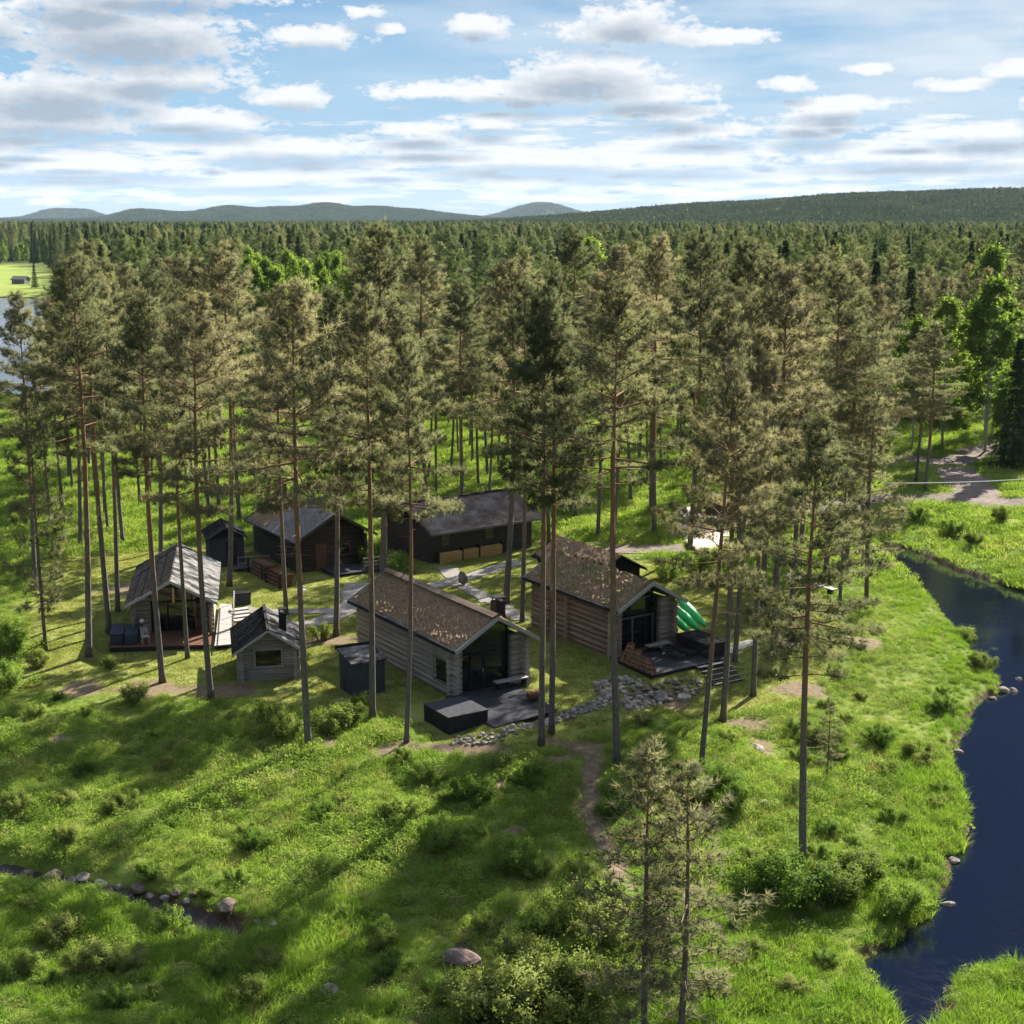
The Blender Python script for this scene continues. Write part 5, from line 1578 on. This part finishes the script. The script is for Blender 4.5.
b = MB(); b.box((0, 0, .80), (1.18, .82, .07)); b.build('lid', M['felt'], r)
def stone_steps():
    r = empty('stone_steps', (*at(244, 618)[:2], 0), .5, 'pale plank steps between the boardwalk and the little hut', 'steps')
    for i in range(4):
        t = MB(); t.box((-.35 + .1 * i, .55 * i - .8, .10 + .09 * i), (1.2, .5, .12)); t.build('tread', M['board_pale'], r)
stone_steps()

# ================================================================== long cabin with the corrugated roof
HL = ((-1.77, 113.65), .64)
def cabin_long():
    r = empty('long_cabin', (*HL[0], 0), HL[1], 'long dark cabin with corrugated roof and firewood along its wall', 'cabin')
    hl, dp, ze, zr = 5.4, 8.6, 2.5, 4.2
    for a, b in (((-4.8, .9), (4.8, .9)), ((4.8, .9), (4.8, 7.7)), ((4.8, 7.7), (-4.8, 7.7)), ((-4.8, 7.7), (-4.8, .9))):
        w = MB(); board_wall(w, a, b, -.2, ze + .2, .08, 0, .22); w.build('wall', M['board_brown'], r)
    w = MB()
    for x in (-4.8, 4.8): w.add([(x, .9, ze + .15), (x, 7.7, ze + .15), (x, 4.3, zr - .1)], [(0, 1, 2), (2, 1, 0)])
    w.build('gable', M['board_brown'], r)
    for x in (-3.5, .6): window(r, (x, .84, 1.75), .5, .75, 'x', M['board_grey'], dep=.08, fw=.07)
    d = MB(); d.box((2.7, .83, 1.0), (.9, .06, 2.0)); d.build('door', M['charcoal'], r)
    rf = MB(); n = 40; 
    for s in (0, 1):
        vs = []; fs = []
        k = n * 4
        for i in range(k + 1):
            u = -hl + 2 * hl * i / k; wv = .075 * math.cos(i / 4 * 2 * math.pi)
            for (v, z) in (((0, ze), (4.3, zr)) if s == 0 else ((4.3, zr), (8.6, ze))): vs.append((u, v, z + wv))
        for i in range(k): fs.append((2 * i, 2 * i + 2, 2 * i + 3, 2 * i + 1))
        rf.add(vs, fs)
    for s in (0, 1):
        y0, z0, y1, z1 = ((0.03, ze, 4.3, zr), (4.3, zr, 8.57, ze))[s]
        P = [Vector(p) for p in ((-hl + .03, y0, z0 - .14), (hl - .03, y0, z0 - .14), (hl - .03, y1, z1 - .14), (-hl + .03, y1, z1 - .14), (-hl + .03, y0, z0 - .075), (hl - .03, y0, z0 - .075), (hl - .03, y1, z1 - .075), (-hl + .03, y1, z1 - .075))]
        rf.hexa(P)
    ro = rf.build('roof', M['corr'], r)
    rc = MB(); rc.box((0, 4.3, zr + .05), (2 * hl, .4, .05)); rc.build('ridge_cap', M['felt'], ro)
    b = MB()
    b.box((0, -.03, ze - .06), (2 * hl, .05, .18)); b.build('eave_board', M['board_grey'], r)
cabin_long()
for i, (u0, u1, lab) in enumerate(((-4.4, -2.3, 'left bay of firewood stacked against the long cabin'), (-2.2, -.7, 'middle bay of firewood stacked against the long cabin'), (-.6, 1.6, 'right bay of firewood stacked against the long cabin'))):
    r = empty('firewood_stack', (*HL[0], 0), HL[1], lab, 'firewood', 'firewood bays along the long cabin')
    mb = MB(); g = random.Random(i)
    nx_ = int((u1 - u0) / .13); 
    for a in range(nx_):
        for c in range(7):
            mb.tube([(u0 + .065 + .13 * a + (c % 2) * .03, .32 + g.uniform(-.03, .03), .0 + .125 * c), (u0 + .065 + .13 * a + (c % 2) * .03, .75, .0 + .125 * c)], g.uniform(.055, .07), 6)
    mb.build('split_logs', M['firewood_pale'], r)
    p = MB()
    for x in (u0 - .02, u1 + .02): p.box((x, .55, .45), (.06, .45, 1.05))
    p.build('rack_posts', M['board_dark'], r)
# low shed behind the boat cabin
def low_shed():
    r = empty('low_shed', (7.4, 98.4, 0), .58, 'low brown roofed shed behind the boat cabin', 'shed')
    W, Ln, ze, zr, hw = 4.4, 7.7, 2.4, 3.6, 1.9
    for a, b in (((-hw, .5), (hw, .5)), ((hw, .5), (hw, 7.2)), ((hw, 7.2), (-hw, 7.2)), ((-hw, 7.2), (-hw, .5))):
        w = MB(); board_wall(w, a, b, -.2, ze, .06, 0, .2); w.build('wall', M['board_dark'], r)
    w = MB()
    for y in (.51, 7.19): w.add([(-hw, y, ze - .02), (hw, y, ze - .02), (0, y, zr - .15)], [(0, 1, 2), (2, 1, 0)])
    w.build('gable', M['board_dark'], r)
    rf = MB()
    for s in (-1, 1): slope(rf, s, W, 0, Ln, ze, zr, .1)
    ro = rf.build('roof', M['felt'], r)
    t = MB(); rough_slope(t, -1, W, 0, Ln, ze, zr, .06, .2, 41); t.build('moss', M['turf'], ro)
    c = MB()
    for i in range(30): c.box((W / 4, .15 + i * .255, (ze + zr) / 2 + .03), (math.hypot(W / 2, zr - ze), .07, .05), 0, 0, 0, math.atan2(zr - ze, W / 2))
    c.build('battens', M['felt_light'], ro)
low_shed()

# ================================================================== stones
def stone_mesh(seed, mat):
    import bmesh
    bm = bmesh.new(); bmesh.ops.create_icosphere(bm, subdivisions=3, radius=.5)
    g = np.random.default_rng(seed)
    pl = [(unit(g.normal(size=3)), g.uniform(.30, .44)) for _ in range(9)]
    ph = g.uniform(0, 6, 6)
    for v in bm.verts:
        p = np.array(v.co)
        for n_, d_ in pl:
            k = p @ n_ - d_
            if k > 0: p = p - n_ * k * .85
        p *= 1 + .05 * math.sin(p[0] * 9 + ph[0]) * math.sin(p[1] * 8 + ph[1]) + .03 * math.sin(p[2] * 17 + ph[2])
        v.co = p
    me = bpy.data.meshes.new('stone'); bm.to_mesh(me); bm.free()
    me.materials.append(M[mat]); 
    me.polygons.foreach_set('use_smooth', [False] * len(me.polygons))
    return me
ST = {k: [stone_mesh(300 + 10 * j + i, k) for i in range(5)] for j, k in enumerate(('stone', 'stone_pink', 'stone_pale'))}
def stone(name, x, y, z, s, mat, label, cat='stone', group=None, flat=.7):
    o = link(name, random.choice(ST[mat]), None, (x, y, z + s * flat * .25), random.uniform(0, 6.28))
    o.scale = (s * random.uniform(.85, 1.3), s, s * flat)
    return tag(o, label, cat, group)
def stones_in(poly_px, n, s0, s1, mats, label, group, dmin=.5):
    P = np.array([at(*q)[:2] for q in poly_px]); g = random.Random(n)
    lo = P.min(0); hi = P.max(0); got = []
    for _ in range(n * 60):
        if len(got) >= n: break
        x = g.uniform(lo[0], hi[0]); y = g.uniform(lo[1], hi[1])
        if not inside(np.array([x]), np.array([y]), P)[0]: continue
        s = g.uniform(s0, s1)
        if any((x - a) ** 2 + (y - b) ** 2 < (dmin * (s + q)) ** 2 for a, b, q in got): continue
        got.append((x, y, s))
        stone('stone', x, y, z1(x, y), s, g.choice(mats), label, 'stone', group)
stones_in([(596, 682), (626, 676), (655, 684), (692, 676), (706, 684), (700, 694), (668, 702), (640, 712), (612, 710), (596, 702)], 170, .16, .46, ['stone_pale', 'stone_pale', 'stone', 'stone', 'stone_pink'], 'grey field stone in the rubble bank below the boat cabin deck', 'stones of the rubble bank', .36)
stones_in([(556, 716), (574, 708), (604, 698), (608, 706), (580, 716), (558, 724)], 46, .2, .42, ['stone_pale', 'stone', 'stone'], 'small grey stone in the row between the two decks', 'stones of the low stone row', .36)
stones_in([(452, 738), (495, 733), (556, 715), (560, 722), (500, 742), (452, 748)], 90, .14, .32, ['stone_pale', 'stone'], 'pale cobble in the strip under the front edge of the black deck', 'cobbles along the black deck', .36)
for (px, py, s, mat, lab) in [(608, 693, .95, 'stone_pale', 'flat pale stone at the left end of the rubble bank'), (659, 697, 1.0, 'stone', 'big grey stone at the foot of the rubble bank'), (683, 697, .9, 'stone_pale', 'square pale stone below the wooden steps'),
     (757, 749, .75, 'stone_pale', 'pale boulder on the open slope'), (764, 803, .6, 'stone', 'small stone lower on the open slope'), (462, 962, 1.6, 'stone_pink', 'large reddish boulder in the grass at the bottom'), (328, 992, .8, 'stone', 'dark stone in the tall grass at the bottom'),
     (28, 874, 0.64, 'stone_pink', 'pinkish boulder at the left end of the brook row'), (52, 877, 0.88, 'stone_pink', 'wide pinkish boulder, second in the brook row'), (72, 880, 0.48, 'stone', 'small dark boulder behind the wide pink one'), (84, 878, 0.68, 'stone', 'round grey boulder in the brook row'), (100, 884, 0.64, 'stone', 'grey boulder half in grass by the brook'),
     (139, 887, 0.64, 'stone_pink', 'reddish boulder in the middle of the brook row'), (150, 895, 0.40, 'stone', 'flat stone in the brook'), (176, 892, 0.48, 'stone_pink', 'reddish stone right of the middle of the brook row'), (187, 900, 0.36, 'stone_pale', 'small white stone by the brook'), (194, 893, 0.36, 'stone_pink', 'small reddish stone by the brook'),
     (228, 906, 0.80, 'stone_pink', 'tall grey boulder at the right end of the brook row'), (257, 921, 0.40, 'stone', 'flat grey stone right of the tall boulder'), (274, 923, 0.32, 'stone', 'last small stone of the brook row'), (165, 897, 0.40, 'stone', 'grey stone in the brook bed'), (120, 886, 0.40, 'stone', 'small grey stone in the brook bed'),
     (1012, 694, .7, 'stone', 'dark stone in the river off the point'), (1003, 690, .8, 'stone', 'wet stone at the tip of the river point'), (1018, 688, .5, 'stone', 'outermost wet stone off the river point'), (992, 699, .6, 'stone_pink', 'brown stone at the waterline of the point'), (948, 908, .6, 'stone', 'flat grey stone at the waterline below the slope'), (958, 752, .6, 'stone_pink', 'brown stone where the bank is bare'), (953, 860, .5, 'stone', 'grey stone at the waterline by the sedges')]:
    x, y, z = at(px, py + 2); stone('boulder' if s > .7 else 'stone', x, y, max(z, -1.62) - .08 * s, s, mat, lab, 'stone', 'stones by the brook' if 860 < py < 930 and px < 300 else None, .72)
x, y, z = at(463, 585)
o = stone('standing_stone', x, y, z + .25, .75, 'stone', 'upright grey standing stone where the garden paths meet', 'stone', None, 1.5)
# firewood basket on the front deck
x, y = flat_at(533, 700, .25)
r = empty('log_basket', (x, y, .25), .3, 'orange brown basket of firewood at the right edge of the front deck', 'basket')
b = MB(); b.tube([(0, 0, 0), (0, 0, .2), (0, 0, .42)], [.26, .34, .38], 14, 0, True); b.build('basket', M['firewood'], r)
b = MB()
for i in range(7): b.tube([(-.25 + .08 * i, -.2, .45 + .04 * (i % 3)), (-.22 + .08 * i, .2, .47 + .05 * (i % 2))], .055, 6)
b.build('logs', M['firewood_pale'], r)
# fallen plank and overhead line
a = Vector(at(786, 581)); b_ = Vector(at(835, 599)); d = b_ - a
r = empty('plank_jetty', (a.x, a.y, a.z), math.atan2(d.y, d.x), 'long pale plank on supports near the river bend', 'plank')
b = MB()
for i in range(3): b.box((d.length / 2, -.2 + .2 * i, .45), (d.length, .19, .06))
b.build('planks', M['board_pale'], r)
for t in (.1, .5, .9):
    b = MB(); b.box((d.length * t, 0, .2), (.12, .5, .44)); b.build('support', M['board_dark'], r)
p0 = Vector((*flat_at(880, 483, 5.2), 5.2)); p1 = Vector((*flat_at(1024, 475.5, 5.2), 5.2)); p2 = p1 + (p1 - p0) * 1.2
b = MB(); pts = []
for i in range(25):
    t = i / 24; q = p0.lerp(p2, t); q.z += -1.6 * 4 * t * (1 - t) * .35 + .55 * t; pts.append(q)
b.tube(pts, .035, 5); tag(b.build('overhead_line', M['white']), 'thin pale overhead line crossing above the right river bank', 'cable')
# distant houses by the lake
def far_house(px, py, w, d, h, wall, roof, label):
    x, y, z = at(px, py)
    r = empty('far_house', (x, y, z), random.uniform(-.4, .4), label, 'house')
    m_ = MB(); m_.box((0, 0, h / 2), (w, d, h)); m_.add([(-w / 2, -d / 2, h), (-w / 2, d / 2, h), (-w / 2, 0, h * 1.6), (w / 2, -d / 2, h), (w / 2, d / 2, h), (w / 2, 0, h * 1.6)], [(0, 2, 1), (3, 4, 5)])
    m_.build('wall', M[wall], r)
    f = MB()
    for s in (-1, 1):
        P = [Vector(p) for p in ((-w / 2 - .4, 0, h * 1.6), (w / 2 + .4, 0, h * 1.6), (w / 2 + .4, s * (d / 2 + .5), h * .92), (-w / 2 - .4, s * (d / 2 + .5), h * .92))]
        if s > 0: P = P[::-1]
        f.hexa([p + Vector((0, 0, .02)) for p in P] + [p + Vector((0, 0, .25)) for p in P])
    f.build('roof', M[roof], r)
    for i in (-1, 1): window(r, (i * w * .25, -d / 2 - .02, h * .55), 1.1, 1.2, 'x', M['white'])
far_house(21, 284, 5.5, 4, 1.8, 'board_grey', 'felt_mid', 'small grey barn on the field beyond the lake')
far_house(56, 259, 10, 7, 4, 'white', 'felt', 'white house at the edge of the far wood')
far_house(74, 257, 10, 7, 4, 'board_pale', 'tarp', 'house with bluish roof right of the white one at the far wood')
# ------------------------------------------------------------------ shrubs one can point at
SHRUBS = [ # px, py, kind, size, label
 (600, 945, 'W', 1.5, 'broad yellow green shrub right of the willow thicket at the bottom'), (575, 930, 'B', 1.5, 'dark rounded shrub left of the sparse young pines'), (610, 915, 'B', 1.2, 'dense green shrub at the end of the earth path'), (540, 935, 'B', 1.1, 'dark low shrub below the middle of the meadow'),
 (505, 1020, 'W', 1.7, 'large pale willow shrub at the bottom edge'), (545, 1000, 'W', 1.5, 'pale willow shrub between the boulder and the young pines'), (585, 1015, 'W', 1.6, 'pale willow shrub left of the left young pine'), (470, 1015, 'W', 1.2, 'pale willow shrub just below the reddish boulder'), (520, 975, 'W', 1.1, 'smaller willow shrub behind the large pale one'),
 (795, 905, 'B', 1.8, 'dark dense shrub on the slope under the leaning bank pine'), (835, 900, 'W', 1.4, 'yellow green shrub right of the dark one below the bank pine'), (770, 890, 'B', 1.4, 'dark shrub left of the leaning bank pine'), (860, 880, 'W', 1.2, 'shrub at the top of the sedges on the bank'), (900, 915, 'B', 1.1, 'round shrub close to the water on the lower bank'),
 (715, 790, 'B', 1.2, 'dark heath shrub below the leaning reddish pine'), (690, 805, 'B', 1.1, 'heath shrub behind the two sparse young pines'), (735, 805, 'B', 1., 'heath shrub beside the small slope stone'), (640, 800, 'B', 1.2, 'heath shrub right of the earth path'), (620, 815, 'B', .9, 'low shrub hugging the earth path'), (660, 780, 'B', .9, 'low shrub between the path and the leaning pine'),
 (985, 670, 'W', 1., 'small leafy shrub on the river point'), (998, 664, 'W', .8, 'small shrub at the edge of the river point'), (965, 640, 'B', .8, 'low shrub on the bank above the point'), (945, 712, 'B', .9, 'shrub on the upper bank'), (918, 760, 'W', .9, 'shrub in the middle of the bank slope'), (880, 745, 'B', 1., 'shrub above the middle of the bank slope'),
 (952, 535, 'B', 1.3, 'dark shrub on the far bank below the road'), (918, 520, 'B', 1.1, 'shrub at the left end of the far bank'), (1003, 522, 'W', 1., 'shrub on the far bank near the right edge'), (975, 545, 'W', .9, 'low shrub at the far waterline'),
 (12, 655, 'B', 1.7, 'dark shrub at the left edge of the lawn'), (8, 690, 'B', 1.4, 'lower shrub at the left edge'), (40, 668, 'W', .8, 'small pale shrub near the thin young pine'), (135, 702, 'W', 1., 'brownish shrub in front of the leftmost cabin'), (110, 668, 'W', .6, 'tiny shrub by the solitary tall pine'),
 (290, 738, 'W', 1.1, 'bright herb clump left of the tall straight pine'), (335, 735, 'W', 1.2, 'bright herb clump right of the tall straight pine'), (350, 722, 'W', 1., 'bright herb clump before the lean-to shed'), (270, 725, 'W', .9, 'bright herb clump below the little hut'), (240, 720, 'B', .8, 'green clump below the leaning slim pine'),
 (362, 706, 'W', .6, 'small sapling at the lean-to shed corner'), (430, 780, 'B', 1., 'low shrub on the meadow under the black deck'), (470, 800, 'B', 1.1, 'dark shrub in the meadow shade'), (500, 770, 'B', .9, 'low shrub left of the path head'), (400, 820, 'B', 1., 'shrub in the centre of the lower meadow'), (440, 850, 'B', 1.2, 'dark shrub patch in the lower meadow'),
 (530, 790, 'B', 1., 'shrub left of the earth path'), (510, 870, 'B', 1.2, 'shrub in the dark middle of the meadow'), (250, 850, 'B', .8, 'low shrub above the brook'), (60, 940, 'W', .9, 'shrub below the brook at the left'), (85, 975, 'W', 1., 'rounded shrub in the lower left grass'), (170, 930, 'B', .8, 'shrub below the middle of the brook'),
 (15, 810, 'W', .8, 'pale shrub above the left end of the brook'), (65, 805, 'W', .6, 'sapling in the left meadow'), (165, 770, 'W', .6, 'sapling in the sunny left meadow'), (20, 980, 'B', .9, 'shrub in the lower left corner'), (250, 1000, 'W', .8, 'shrub at the bottom left of centre'),
 (830, 745, 'B', 1., 'shrub right of the leaning bank pine trunk'), (800, 735, 'B', .8, 'shrub left of the leaning bank pine trunk'), (700, 570, 'B', 1.5, 'dark shrub at the near edge of the gravel yard'), (668, 578, 'B', 1.2, 'dark shrub behind the boat cabin ridge'), (720, 585, 'B', 1.3, 'dark shrub right of the yard corner'), (350, 560, 'B', 1.6, 'dark shrub right of the dark cabin'), (372, 566, 'B', 1.4, 'dark shrub between the dark cabin and the long cabin'), (395, 572, 'B', 1.3, 'dark shrub left of the long cabin'),
 (320, 640, 'W', .8, 'small shrub between the hut and the lean-to shed'), (300, 660, 'B', .6, 'low shrub at the right corner of the hut')]
for (px, py, k, s, lab) in SHRUBS:
    x, y, z = at(px, py)
    plant(random.choice(BUSHES if k == 'B' else WILLOWS), (x, y, z - .05), random.uniform(0, 6.28), (s, s, s * random.uniform(.75, .95)), lab, 'shrub', None)
g = np.random.default_rng(77)
for i in range(110):
    px = g.uniform(-10, 1034); py = g.uniform(690, 1015)
    x, y, z = at(px, py)
    A = np.array([x]); B = np.array([y])
    if sdist(A, B, RIVER)[0] < .8 or built(A, B, .5)[0] or dirt_mask(A, B)[0] > .3 or inside(A, B, LAWN)[0] or seg_dist(A, B, BROOK, False)[0] < 1.: continue
    s = g.uniform(.35, .75)
    plant(random.choice(BUSHES + WILLOWS), (x, y, z - .05), g.uniform(0, 6.28), (s, s, s * .8), 'knee high leafy bush among the meadow grass', 'shrub', 'low bushes in the meadow')
# ------------------------------------------------------------------ the air
mb = MB()
x0, x1, y0, y1, z0, z1_ = -9500, 9500, -70, 15500, -5, 260
mb.hexa([(x0, y0, z0), (x1, y0, z0), (x1, y1, z0), (x0, y1, z0), (x0, y0, z1_), (x1, y0, z1_), (x1, y1, z1_), (x0, y1, z1_)])
m, nt, N, L = newmat('haze_air')
pv = N.new('ShaderNodeVolumePrincipled'); pv.inputs['Color'].default_value = (.62, .80, 1., 1); pv.inputs['Density'].default_value = 2.5e-5; pv.inputs['Anisotropy'].default_value = 0.
o = N.new('ShaderNodeOutputMaterial'); L.new(pv.outputs[0], o.inputs['Volume'])
tag(mb.build('haze', m), 'thin pale blue haze over the far forest and hills', 'haze', None, 'stuff')
